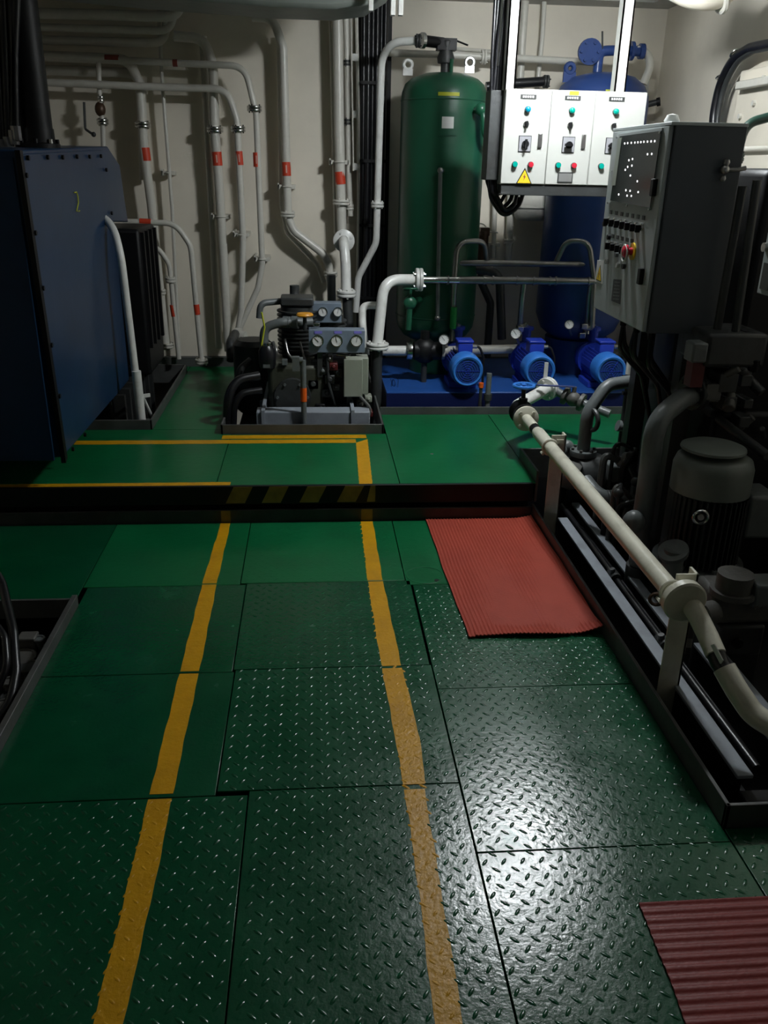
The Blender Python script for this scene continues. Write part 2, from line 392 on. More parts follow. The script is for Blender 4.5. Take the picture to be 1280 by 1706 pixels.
# ================================================================== LAMP (above the frame)
lp = thing('ceiling_light', 'twin tube ceiling light hung above the pump controls', 'light', LAMP_C+V(0, 0, .12))
MB().box(LAMP_C+V(-.18, -.09, .05), LAMP_C+V(.18, .09, .11)).build('housing', LAMPH, lp, bevel=.01)
for s in (-1, 1):
    MB().cyl(LAMP_C+V(-.13, s*.045, 0), LAMP_C+V(.13, s*.045, 0), .021, n=12).build('lamp_tube', LAMPM, lp)
    MB().box(LAMP_C+V(s*.15-.01, -.07, -.02), LAMP_C+V(s*.15+.01, .07, .06)).build('end_bracket', LAMPH, lp, bevel=.004)
MB().cyl(LAMP_C+V(-.12, 0, .11), LAMP_C+V(-.12, 0, CZ-LAMP_C.z), .01, n=8).cyl(LAMP_C+V(.12, 0, .11), LAMP_C+V(.12, 0, CZ-LAMP_C.z), .01, n=8).build('hanger', LAMPH, lp)
# ================================================================== pipe kit
def flange(parent, c, ax, R, t=.012, m=PIPE, bolts=4, name='flange', a0=.4, label=None):
    c = Vector(c); u, v, a = frame(ax); mb = MB()
    for s in (-1, 1):
        o = c+a*(s*(t*.55+.001)); h = a*(t/2)
        mb.lathe([(0, -t/2), (R*.96, -t/2), (R, -t*.3), (R, t*.3), (R*.96, t/2), (0, t/2)], o, a, 20)
    for k in range(bolts):
        q = c+(u*math.cos(a0+2*PI*k/bolts)+v*math.sin(a0+2*PI*k/bolts))*R*.76
        mb.cyl(q-a*t*1.7, q+a*t*1.7, R*.12, n=6)
    return mb.build(name, m, parent, label=label)
def clamp(parent, c, r, standoff, m=PIPE, wid=.035, side=-1):
    """saddle bracket from wall plane to pipe, with a U strap"""
    c = Vector(c); mb = MB()
    mb.box(c+V(-r-.035, r*.2, -.014), c+V(r+.03, standoff-.003, .012))
    mb.box(c+V(side*(r+.03)-.006, r*.2, -.02), c+V(side*(r+.03)+.006, standoff-.003, .022))
    mb.torus(c, (0, 0, 1), r+.003, .005, n=16, m=6)
    mb.cyl(c+V(-r-.022, -.01, -.01), c+V(-r-.022, r, -.01), .004, n=6)
    return mb.build('clamp', m, parent)
def band(parent, a, b, r, m=REDL, name='label_band', mark=True):
    a, b = Vector(a), Vector(b); o = MB().cyl(a, b, r+.0015, n=16).build(name, m, parent)
    if mark:
        d = b-a; u = d.cross(V(0, 1, 0)).normalized()
        p = (a+b)/2 + V(0, -r-.0022, 0); hx = u*r*.16; hz = d*.28
        MB().prism([p-hx-hz, p+hx-hz, p+hx+hz, p-hx+hz], (0, .001, 0)).build('printed_patch', mat_soft, o)
    return o
mat_soft = mat('faded_label_print', (.62, .38, .32), .6)
def wpipe(label, pts, Y, r, rad=.08, m=PIPE, flanges=(), clamps=(), bands=(), group=None, n=12, name='pipe', so=None):
    """pts, flanges (x, y, R, axis), clamps (x, y), bands (x0,y0,x1,y1[,mat,mark]) given where the sight lines meet the plane Y"""
    P = [at(p[0], p[1], Y=(p[2] if len(p) > 2 else Y)) for p in pts]
    r_ = thing(name, label, 'pipe', P[-1], group)
    MB().tube(P, r, rad, n=n).build('pipe_run', m, r_)
    for f in flanges:
        ax = f[3] if len(f) > 3 else (0, 0, 1)
        flange(r_, at(f[0], f[1], Y=f[4] if len(f) > 4 else Y), ax, f[2], m=m if len(f) < 6 else f[5], t=.015)
    for c in clamps: clamp(r_, at(c[0], c[1], Y=Y), r, WY-Y, m=m)
    for b in bands: band(r_, at(b[0], b[1], Y=Y), at(b[2], b[3], Y=Y), r, b[4] if len(b) > 4 else REDL, mark=(b[5] if len(b) > 5 else True))
    return r_
# ================================================================== BACK WALL PIPES, left half
Y1 = 6.24; Y2 = 6.16
wpipe('thin cream pipe looping right at top with red label, rightmost of the left trio', [(-60, 85), (290, 105), (408, 110), (427, 190), (437, 440), (430, 480), (395, 556)], Y2, .0205, .12,
      flanges=[(424, 181, .048, (0, 0, 1), 6.16, CHROME)], clamps=[(437, 432)], bands=[(427, 254, 428, 278), (175, 97, 198, 98, REDD, False), (288, 105, 296, 105, REDD, False)])
wpipe('cream pipe bending down beneath the thin loop, middle of the left trio', [(-60, 132), (290, 146), (378, 148), (395, 200), (400, 300), (405, 400), (402, 520), (396, 556)], Y2, .0225, .12,
      flanges=[(397, 215, .048, (0, 0, 1), 6.16, CHROME)], clamps=[(402, 391)], bands=[(398, 252, 400, 275)])
wpipe('thick cream pipe with curved head and chromed flange, left of the trio', [(290, 60), (340, 64), (355, 110), (358, 215), (364, 290), (372, 420), (381, 585)], Y1, .031, .2,
      flanges=[(358, 216, .055, (0, 0, 1), 6.24, CHROME)], clamps=[(368, 361)], bands=[(361, 253, 363, 276)])
wpipe('grey cream pipe half hidden behind the thick curved one', [(338, 60, 6.33), (342, 130, 6.33), (348, 250, 6.33), (365, 580, 6.33)], 6.33, .026, .05)
wpipe('cream pipe with red band ending in a white foot flange, above the dark corner', [(-60, 88, 6.3), (215, 99), (233, 140), (240, 250), (252, 340), (263, 450), (277, 582)], Y1, .031, .12,
      flanges=[(238, 208, .053, (0, 0, 1), 6.24, CHROME), (277, 575, .055), (266, 486, .045)], bands=[(241, 246, 244, 268, REDL, False)])
wpipe('slim cream rod running floor to ceiling between two thicker pipes', [(262, -20), (270, 130), (287, 350), (299, 598)], 6.30, .0125, 0, n=8, clamps=[(280, 288)])
wpipe('white pipe arching from the casing down to a round foot, red band near its foot', [(205, 369), (292, 372), (318, 410), (327, 510), (336, 600)], 6.05, .019, .14,
      flanges=[(336, 602, .045)], bands=[(233, 369, 252, 370, REDL, False), (327, 507, 329, 524, REDL, False)])
wpipe('short white pipe arching out of the casing into a small valve', [(205, 408), (262, 410), (282, 440), (286, 475), (290, 520), (298, 598)], 6.08, .017, .12,
      flanges=[(284, 466, .035)], bands=[(230, 408, 248, 409, REDL, False), (287, 508, 290, 527, REDL, False)])
v = wpipe('thin pipe with brown valve and chrome unions at upper left', [(164, 100), (166, 160), (171, 204), (173, 260)], 6.2, .016, 0, flanges=[(171, 203, .038, (0, 0, 1), 6.2, CHROME), (168, 165, .022, (0, 0, 1), 6.2, CHROME)])
MB().ball(at(167, 182, Y=6.2), .035, sz=1.3).build('valve_body', BROWN, v)
MB().tube([at(140, 170, Y=6.1), at(142, 215, Y=6.1), at(155, 224, Y=6.1)], .008, .02, n=8).ball(at(156, 224, Y=6.1), .016).build('valve_lever', DGREY, v)
wpipe('cream pipe with angled offset towards the compressor, left of the tall straight one', [(420, 28), (455, 30), (472, 80), (478, 290), (480, 362), (490, 385), (538, 422), (548, 440), (553, 500)], Y1, .028, .12,
      flanges=[(480, 357, .05), (551, 456, .05)], clamps=[(478, 311)], bands=[(477, 270, 478, 293)])
wpipe('grey cream pipe shadowing the offset pipe close to the wall', [(466, 60), (470, 340), (478, 385), (530, 440), (540, 470)], 6.34, .02, .1)
wpipe('tall straight cream pipe, thickest beside the black cables', [(562, -10), (565, 200), (567, 290), (570, 395)], Y1, .034, 0,
      flanges=[(569, 337, .06)], clamps=[(566, 270)], bands=[(566, 286, 568, 307, REDL, False)])
wpipe('pale pipe tucked close behind the tall straight one', [(553, 30), (558, 260), (561, 390)], 6.34, .02, 0)
wpipe('short jointed pipe with dark couplings beside the cable bundle', [(576, -5), (578, 100), (580, 270), (584, 360)], 6.3, .020, 0, flanges=[(578, 105, .024, (0, 0, 1), 6.3, DGREY), (579, 203, .026, (0, 0, 1), 6.3, DGREY), (583, 345, .03)])
wpipe('hair-thin bright rod in front of the jointed pipe', [(585, 30), (589, 285)], 6.18, .005, 0, n=6)
p = wpipe('narrow pipe with small white clips touching the cable bundle', [(594, 20), (597, 180), (598, 350), (596, 480)], 6.28, .012, 0, n=8)
for y in (95, 190, 277):
    c = at(592, y, Y=6.25); MB().box(c+V(-.02, -.01, -.025), c+V(.02, .01, .02)).build('clip', WPIPE, p, bevel=.002)
# elbow leaving the wall with a round flange and dropping to the compressor
e = thing('pipe', 'white elbow with round flange dropping onto the compressor', 'pipe', at(578, 500, Y=5.75))
MB().tube([at(573, 400, Y=6.15), at(573, 402, Y=5.85), at(576, 440, Y=5.8), at(577, 490, Y=5.75)], .034, .09).build('pipe_run', WPIPE, e)
flange(e, at(573, 401, Y=6.12), (0, 1, 0), .075, m=WPIPE, bolts=4)
flange(e, at(577, 489, Y=5.75), (0, 0, 1), .065, m=WPIPE, bolts=6, t=.018)
MB().tube([at(578, 494, Y=5.75), at(582, 560, Y=5.72), at(582, 640, Y=5.7)], .033).build('lower_run', DGREY, e, label='dark unpainted pipe')
wpipe('dark grey pipe standing under the offset cream pipe', [(552, 458, 5.95), (554, 560, 5.95), (556, 640, 5.95)], 5.95, .03, 0, m=GREYP)
# ceiling level pipes at upper left
for k, (ya, yb, r, Y, lab) in enumerate(((22, 28, .03, 6.05, 'highest horizontal pipe at upper left, dim grey'), (44, 52, .022, 6.1, 'second horizontal pipe down at upper left'), (66, 72, .026, 6.28, 'third horizontal pipe down at upper left, behind curved pipe'), (116, 122, .03, 6.33, 'lowest dim horizontal pipe behind the valve at upper left'))):
    wpipe(lab, [(-60, ya-3), (300-12*k, yb), (303-12*k, -60)] if k < 3 else [(-60, ya-3), (235, yb), (240, 300)], Y, r, .1)
# duct below the ceiling
du = thing('duct', 'grey green rounded ventilation duct crossing under the ceiling', 'duct', V(-.1, 5.2, 2.37))
MB().prism([V(-2.2, 5.0, 2.44), V(-.9, 5.0, 2.37), V(-.2, 5.0, 2.345), V(.12, 5.0, 2.345), V(.30, 5.0, 2.37), V(.42, 5.0, 2.44), V(.50, 5.0, 2.55), V(.5, 5.0, 2.80), V(-2.2, 5.0, 2.80)], (0, .42, 0)).build('duct_body', DUCTM, du, bevel=.02)
for x in (618, 655, 668):
    c = at(x, 0, Y=4.95); MB().box(c+V(-.012, -.02, -.05 if x < 650 else -.07), V(c.x+.012, c.y+.02, 2.8)).build('hanger', WPIPE, du, bevel=.002)
MB().box((-.9, 5.1, 2.79), (.4, 5.3, CZ)).build('bracket', DUCTM, du)
# black cables on ladder behind the tall white pipe
cb = thing('cable_bundle', 'thick bundle of black cables running down the wall left of the green tank', 'cables', V(.37, 6.3, .3))
for k, x in enumerate((604, 611, 618, 625, 632, 638)):
    c = at(x, 300, Y=6.28-.02*(k % 2)); MB().tube([V(c.x, c.y, CZ), V(c.x+.004*math.sin(k), c.y, 1.6), V(c.x-.006*math.cos(k), c.y, .9), V(c.x, c.y, .25)], .019, .05, n=10).build('cable', RUBBER, cb)
c = at(620, 300, Y=6.3); MB().box((c.x-.10, 6.31, .25), (c.x+.12, 6.36, CZ)).build('cable_tray', BLACK, cb)
for z in (.7, 1.2, 1.62, 2.1):
    MB().box(V(c.x-.09, 6.235, z), V(c.x+.09, 6.25, z+.02)).build('tie_bar', BLACK, cb)
# tall white pipe from the tank valve down
tp = wpipe('tall white pipe arching off the tank valve and kinking left near the floor', [(693, 68, 5.75), (655, 70, 5.8), (636, 95, 5.9), (633, 200, 5.95), (629, 340, 6.0), (627, 405, 6.0), (597, 462, 6.05), (593, 520, 6.05)], 5.95, .023, .14, m=WPIPE,
      flanges=[(629, 341, .043, (0, 0, 1), 6.0)])
flange(tp, at(697, 68, Y=5.73), (1, 0, 0), .038, m=DGREY, bolts=4)
# ================================================================== GREEN TANK
TX, TY, TR = .84, 5.88, .272
gt = thing('pressure_tank', 'tall bottle green pressure tank with domed top', 'tank', V(TX, TY, .30))
prof = [(0, .46), (.12, .47), (.22, .52), (.262, .58), (TR, .64), (TR, 1.99), (.268, 2.035), (.25, 2.08), (.21, 2.112), (.13, 2.14), (0, 2.15)]
MB().lathe([(r, z) for r, z in prof], V(TX, TY, 0), (0, 0, 1), 48).build('shell', GREENT, gt)
for z in (.66, 1.985): MB().torus(V(TX, TY, z), (0, 0, 1), TR, .004, n=48, m=6).build('weld_seam', GREENT, gt)
MB().cyl(V(TX, TY, .271), V(TX, TY, .50), .17, n=32).build('skirt', GREENT, gt)
for x, y in ((680, 108), (783, 104)):
    c = at(x, y, Y=TY-.02); mb = MB(); mb.torus(c+V(0, 0, .0), (0, 1, .0), .026, .011, n=14, m=6); mb.box(c+V(-.03, -.008, -.06), c+V(.03, .008, -.02)); mb.build('lifting_lug', SILV if x > 700 else WPIPE, gt)
MB().cyl(V(TX-.0, TY, 2.13), V(TX, TY, 2.22), .03, n=16).lathe([(0, 0), (.05, 0), (.055, .03), (.04, .07), (.045, .12), (.03, .13), (0, .13)], V(TX, TY, 2.20), (0, 0, 1), 16).build('neck', DGREY, gt)
tv = MB(); tv.cyl(V(TX-.02, TY, 2.31), V(TX-.16, TY-.05, 2.315), .032, n=14); tv.box(V(TX-.06, TY-.04, 2.27), V(TX+.06, TY+.04, 2.335)); tv.cyl(V(TX+.05, TY, 2.33), V(TX+.13, TY-.03, 2.30), .006, n=6); tv.build('top_valve', BLACK, gt)
MB().cyl(V(TX-.145, TY-.045, 2.315), V(TX-.165, TY-.052, 2.315), .045, n=14).build('chrome_collar', CHROME, gt)
MB().cyl(V(TX+.03, TY-.045, 2.08), V(TX+.03, TY-.045, 2.22), .012, n=8).build('relief_pipe', GREENT, gt)
def on_tank(cx, cy, R, y, halfa, a0, z0, z1, name, m, parent, off=.003):
    mb = MB(); n = 8; vs = []
    for z in (z0, z1):
        for k in range(n+1):
            a = a0-halfa+2*halfa*k/n; vs.append(V(cx+(R+off)*math.sin(a), cy-(R+off)*math.cos(a), z))
    for z in (z0, z1):
        for k in range(n+1):
            a = a0-halfa+2*halfa*k/n; vs.append(V(cx+(R-.003)*math.sin(a), cy-(R-.003)*math.cos(a), z))
    q = n+1
    fs = [(k, k+1, q+k+1, q+k) for k in range(n)]+[(2*q+k, k, q+k, 3*q+k) for k in (0,)]+[(k, 2*q+k, 2*q+k+1, k+1) for k in range(n)]+[(q+k+1, 3*q+k+1, 3*q+k, q+k) for k in range(n)]+[(n, 2*q+n, 3*q+n, q+n)]
    mb.add(vs, fs, True); return mb.build(name, m, parent)
on_tank(TX, TY, TR, 0, .24, -.04, 2.0, 2.02, 'sticker', YSTICK, gt, .002)
np_ = on_tank(TX, TY, TR, 0, .20, -.04, 1.78, 1.91, 'nameplate', GREENT, gt, .008)
on_tank(TX, TY, TR+.006, 0, .13, -.04, 1.82, 1.885, 'silver_field', DIAL, np_, .004)
# branch at upper right of the shell, with small gauge line
MB().tube([V(TX+.17, TY-.22, 1.93), V(TX+.20, TY-.30, 1.92), V(TX+.22, TY-.30, 1.78), V(TX+.31, TY-.22, 1.76), V(TX+.34, TY-.2, 1.84)], .022, .05).build('side_branch', GREENT, gt)
MB().ball(V(TX+.19, TY-.285, 1.93), .038).build('side_cap', GREENT, gt)
# level glass
c0, c1 = at(734, 284, Y=5.55), at(729, 530, Y=5.55)
lg = MB().tube([c0, c1], .013, n=10).build('level_glass', GREYP, gt, label='long grey level gauge')
for c in (c0, c1): MB().ball(c, .019).tube([c, V(TX-.02, TY-.26, c.z)], .010, n=8).build('gauge_cock', STAIN, lg)
# bottom valve cluster
c = at(683, 505, Y=5.5)
MB().tube([V(TX-.12, TY-.2, c.z), c], .022).ball(c, .045, sy=.7).cyl(c, c+V(0, -.02, .09), .01).torus(c+V(0, -.02, .09), (0, .2, 1), .045, .006).tube([c, c+V(-.005, 0, -.17)], .02).build('drain_valve', GREENT, gt)
# ================================================================== BLUE TANK behind controls
BX, BY, BR = 1.87, 5.92, .30
bt = thing('pressure_tank', 'blue pressure tank with domed top, half behind the white control panel', 'tank', V(BX, BY, .3))
MB().lathe([(0, .46), (.16, .48), (.26, .56), (BR, .66), (BR, 1.98), (.295, 2.04), (.265, 2.10), (.20, 2.15), (.10, 2.175), (0, 2.18)], V(BX, BY, 0), (0, 0, 1), 48).build('shell', BLUET, bt)
MB().cyl(V(BX, BY, .271), V(BX, BY, .5), .22, n=32).build('skirt', BLUET, bt)
c = at(950, 114, Y=BY); MB().torus(c+V(0, 0, .0), (0, 1, 0), .026, .016, n=14, m=6).box(c+V(-.04, -.01, -.08), c+V(.04, .01, -.02)).build('lifting_lug', BLUET, bt)
c = at(999, 85, Y=BY-.02); mb = MB().tube([V(c.x, BY-.02, 2.14), c, c+V(.18, 0, 0.01)], .03, .05)
mb.lathe([(0, -.012), (.075, -.012), (.075, .012), (0, .012)], at(983, 86, Y=BY-.06), (0, 1, .1), 20); mb.build('top_fitting', BLUET, bt)
for k in range(6):
    cc = at(983, 86, Y=BY-.075); MB().cyl(cc+V(.055*math.cos(k*PI/3), 0, .055*math.sin(k*PI/3)), cc+V(.055*math.cos(k*PI/3), -.014, .055*math.sin(k*PI/3)), .010, n=6).build('bolt', BLUET, bt)
MB().cyl(at(1004, 85, Y=BY-.04), at(1004, 52, Y=BY-.04), .006, n=6).build('valve_stem', DGREY, bt)
c = at(1050, 85, Y=BY); MB().tube([c+V(-.10, 0, 0), c+V(.06, 0, 0)], .03).lathe([(0, 0), (.055, 0), (.055, .02), (0, .02)], c+V(.0, 0, 0), (1, 0, 0), 16).lathe([(0, 0), (.045, 0), (.045, .03), (0, .03)], c+V(.06, 0, 0), (1, 0, 0), 16).build('outlet', BLUET, bt)
on_tank(BX, BY, BR-.012, 0, .13, -.1, 2.045, 2.06, 'sticker', YSTICK, bt, .01)
wpipe('cream pipe curving off the blue tank outlet', [(1060, 82), (1080, 88), (1084, 112), (1072, 140)], BY, .025, .1)
c = at(1071, 150, Y=6.1); jb = thing('junction_box', 'small white junction box behind the right panel corner', 'box', c)
MB().box(c+V(-.035, 0, -.08), c+V(.04, .08, .06)).build('box_body', WPIPE, jb, bevel=.004)
MB().box(c+V(-.028, -.006, -.07), c+V(.033, .0, .05)).build('lid', WPIPE, jb, bevel=.002)
c = at(1080, 170, Y=6.1); sw = thing('fitting', 'small dark fitting poking out beside the blue tank', 'fitting', c)
MB().cyl(c+V(-.06, .05, -.03), c+V(.06, .0, .0), .02, n=10).build('body', DGREY, sw); MB().cyl(c+V(.06, 0, 0), c+V(.08, -.01, .005), .028, n=10).build('cap', BLACK, sw)
# pipes on the wall between and above the tanks
wpipe('horizontal cream pipe on the wall behind both tanks', [(640, 88), (740, 91), (990, 104)], 6.2, .022, 0, flanges=[(806, 95, .045, (1, 0, 0))])
wpipe('upper thin conduit just above the horizontal wall pipe', [(738, 80), (850, 88)], 6.33, .012, 0, n=8, clamps=[(765, 82), (835, 87)])
wpipe('vertical cream pipe, left of two above the control panel', [(876, -10), (871, 60), (866, 150)], 6.3, .026, 0)
wpipe('slimmer vertical cream pipe, right of two above the control panel', [(908, -10), (904, 60), (895, 150)], 6.3, .016, 0)
wpipe('black thick pipe running to the blue dome behind the panel', [(810, 145), (860, 139), (905, 136)], 6.1, .03, 0, m=RUBBER, flanges=[(910, 136, .04, (1, 0, 0), 6.1, DGREY)])
wpipe('cream pipe stub below the control panel beside the brown valve', [(826, 300), (822, 430)], 6.3, .018, 0, clamps=[(823, 408)])
wpipe('wider cream pipe stub below the control panel', [(852, 300), (849, 400), (846, 440)], 6.3, .026, 0, flanges=[(848, 402, .035)])
vv = thing('valve', 'brown brass valve on the wall under the control panel', 'valve', at(808, 420, Y=6.2))
c = at(807, 385, Y=6.2); MB().box(c+V(-.03, -.03, -.03), c+V(.035, .03, .025)).cyl(c+V(0, 0, -.2), c, .035, n=12).build('body', BROWN, vv, bevel=.004)
MB().torus(c+V(-.03, 0, 0), (.3, 1, 0), .05, .004).cyl(c, c+V(.1, 0, -.01), .006, n=6).build('hand_wheel', PIPE, vv)
MB().tube([c+V(0, 0, -.2), c+V(.0, 0, -.35), c+V(.08, 0, -.5), c+V(.08, 0, -.9)], .028, .06).build('pipe_run', DGREY, vv)
vd = thing('wall_vent', 'round white vent bowl under the control panel beside the blue tank', 'vent', at(885, 372, Y=6.2))
c = at(886, 332, Y=6.22); MB().lathe([(0, -.145), (.09, -.14), (.11, -.12), (.125, -.06), (.13, 0), (.13, .14), (0, .14)], c, (0, 0, 1), 28).build('bowl', PIPE, vd)
MB().torus(c+V(0, 0, -.05), (0, 0, 1), .13, .008, n=28).build('rim', PIPE, vd)
# ================================================================== WHITE CONTROL PANEL
PY = 4.8; pl = lambda x, y, Y=PY: at(x, y, Y=Y)
L, R_, T, B = 1.008, 1.765, 1.985, 1.522
cp = thing('starter_cabinet', 'white three-door pump control panel hung from two white posts', 'cabinet', V((L+R_)/2, PY+.1, B))
MB().box((L, PY+.012, B), (R_, PY+.20, T)).build('enclosure', [PANELW], cp, bevel=.004)
mat_plate = mat('pale_grey_plate', (.30, .30, .32), .4)
ds = [L, 1.252, 1.487, R_]
def disc_part(name, c, r, t, m, parent, n=16, ax=(0, -1, 0)):
    return MB().lathe([(0, 0), (r, 0), (r, t*.7), (r*.8, t), (0, t)], c, ax, n).build(name, m, parent)
def wtri(parent, c, s, ux, face=(0, -1, 0)):
    """yellow warning triangle with lightning bolt; ux = horizontal direction"""
    ux = Vector(ux); f = Vector(face); c = Vector(c); z = V(0, 0, 1)
    P = lambda a, b, o: c+ux*a*s+z*b*s+f*o
    o = MB().prism([P(-.5, -.42, .001), P(.5, -.42, .001), P(0, .5, .001)], f*.0015).build('warning_triangle', BLACK, parent)
    MB().prism([P(-.41, -.37, .0026), P(.41, -.37, .0026), P(0, .38, .0026)], f*.0008).build('yellow_field', YWARN, o)
    MB().prism([P(.06, .2, .0035), P(-.08, -.04, .0035), P(-.01, -.04, .0035), P(-.05, -.24, .0035), P(.09, .02, .0035), P(.02, .02, .0035)], f*.0006).build('lightning_bolt', REDD, o)
    return o
for k in range(3):
    d = MB().box((ds[k]+.002, PY, B+.003), (ds[k+1]-.002, PY+.012, T-.003)).build('door', PANELW, cp, bevel=.003)
    cx = [1.128, 1.364, 1.60][k]; F = PY-.0005
    z = lambda y: pl(900, y).z
    q = MB().box((cx-.042, F-.003, 1.938), (cx+.042, F, 1.958)).build('nameplate', DGREY, d)
    for j in range(5): MB().box((cx-.030+j*.0125, F-.0045, 1.943), (cx-.022+j*.0125, F-.003, 1.953)).build('engraving', DIAL, q)
    b = MB().lathe([(0, 0), (.016, 0), (.016, .006), (.013, .008), (0, .008)], V(cx, F, 1.888), (0, -1, 0), 18).build('indicator_light', DGREY, d)
    MB().lathe([(0, .008), (.0145, .008), (.0145, .020), (.010, .025), (0, .026)], V(cx, F, 1.888), (0, -1, 0), 18).build('lens', BLUEL if k == 0 else TEAL, b)
    b = MB().lathe([(0, 0), (.015, 0), (.015, .008), (0, .008)], V(cx-.002, F, 1.818), (0, -1, 0), 18).build('selector_switch', CHROME, d)
    MB().box((cx-.007, F-.028, 1.803), (cx+.004, F-.006, 1.833)).build('knob', BLACK, b, bevel=.002)
    b = MB().box((cx-.035, F-.004, 1.684), (cx+.033, F, 1.763)).build('isolator_switch', BLACK, d, bevel=.001)
    MB().box((cx-.032, F-.006, 1.687), (cx+.030, F-.0045, 1.760)).build('isolator_plate', mat_plate, b)
    mb = MB().cyl(V(cx, F-.006, 1.722), V(cx, F-.022, 1.722), .018, n=14)
    (mb.box((cx-.006, F-.034, 1.70), (cx+.006, F-.02, 1.745)) if k == 0 else mb.box((cx-.026, F-.034, 1.716), (cx+.016, F-.02, 1.728))); mb.build('rotary_handle', BLACK, b)
    if k < 2:
        MB().box((cx+.068, F-.010, 1.705), (cx+.090, F, 1.775)).build('door_latch', STAIN, d, bevel=.003)
    b = MB().lathe([(0, 0), (.015, 0), (.015, .012), (0, .012)], V(cx-.048, F, 1.622), (0, -1, 0), 18).build('push_button', DGREY, d)
    MB().lathe([(0, .012), (.0135, .012), (.0135, .021), (0, .022)], V(cx-.048, F, 1.622), (0, -1, 0), 18).build('green_cap', TEAL, b)
    if k < 2:
        b = MB().lathe([(0, 0), (.015, 0), (.015, .012), (0, .012)], V(cx+.038, F, 1.622), (0, -1, 0), 18).build('push_button', DGREY, d)
        MB().lathe([(0, .012), (.0135, .012), (.0135, .021), (0, .022)], V(cx+.038, F, 1.622), (0, -1, 0), 18).build('red_cap', REDB, b)
    if k == 0: wtri(d, (cx+.01, F, 1.562), .088, (1, 0, 0))
    if k == 1:
        b = MB().box((cx-.044, F-.004, 1.535), (cx+.040, F, 1.588)).build('meter_window', DGREY, d, bevel=.001)
        MB().box((cx-.038, F-.005, 1.541), (cx+.034, F-.0035, 1.582)).build('pane', SILV, b)
        MB().box((cx-.02, F-.002, 1.962), (cx+.03, F, 1.980)).build('sticker', YSTICK, d)
MB().box((L+.01, PY+.01, B-.055), (R_+.05, PY+.22, B-.002)).build('cable_tray', DGREY, cp, bevel=.003)
MB().box((L+.0, PY+.0, B-.052), (L+.06, PY+.012, B-.046)).build('tray_edge', CHROME, cp)
for x0, x1, Yp in ((1.002, 1.058, 4.87), (1.588, 1.648, 4.87)):
    mb = MB().box((x0, Yp-.05, 1.98), (x1, Yp-.042, CZ)).box((x0, Yp-.05, 1.98), (x0+.008, Yp+.02, CZ)).box((x1-.008, Yp-.05, 1.98), (x1, Yp+.02, CZ))
    mb.build('post', PANELW, cp)
# cables down beside the left post and looping under the panel
cs = thing('cable_bundle', 'black cables hanging beside the control panel and looping beneath it', 'cables', V(.98, 4.9, 1.3))
mb = [([(840, -30), (828, 80), (820, 200), (816, 320), (838, 358), (868, 330)], .011), ([(846, -30), (834, 90), (826, 180), (822, 310), (832, 352), (852, 335), (856, 318)], .011),
      ([(852, -30), (838, 100), (832, 190), (826, 320), (842, 352), (858, 345), (864, 316)], .010), ([(834, -30), (824, 90), (816, 190), (812, 300), (828, 350), (845, 320)], .010),
      ([(843, -20), (832, 60), (824, 150), (818, 250), (818, 330), (840, 362), (866, 345), (874, 318)], .012), ([(828, -30), (821, 100), (818, 240), (822, 325), (838, 322)], .009)]
for k, (pp, r) in enumerate(mb):
    MB().tube([at(x-1, y, Y=4.93-.02*(k % 3)) for x, y in pp], r, .12, n=10).build('cable', RUBBER, cs)
c = at(829, 110, Y=4.9); MB().cyl(c, c+V(.006, 0, .30), .006, n=8).build('bright_conduit', CHROME, cs)
MB().box((.94, 4.86, 1.54), (1.008, 5.0, 1.98)).build('side_gutter', DGREY, cp, bevel=.004)
# ================================================================== BLUE TRAY AND PUMPS
tr = thing('pump_tray', 'long shallow blue steel tray carrying three pumps', 'tray', V(1.25, 5.5, .0))
TX0, TX1, TY0, TY1, TZ = .455, 2.35, 5.22, 6.25, .27
MB().box((TX0, TY0, .235), (TX1, TY1, TZ)).build('top_plate', BLUEB, tr, bevel=.004)
MB().box((TX0, TY0-.005, .05), (TX1, TY0+.01, .262)).box((TX0, TY0, .05), (TX0+.01, TY1, .24)).build('side_plate', mat('shaded_skirt_blue', (.006, .012, .07), .4), tr, label='skirt plate with shade put into its blue')  # tray blue darkened here: the skirt's deep shade is put into its colour
MB().box((TX0+.1, TY0+.05, -.3), (TX1-.1, TY1-.35, .235)).build('foundation', DGREY, tr)
MB().torus(at(656, 638, Z=TZ+.02), (1, .4, 0), .022, .003, n=16, m=6).build('ring_handle', BLUEG, tr)
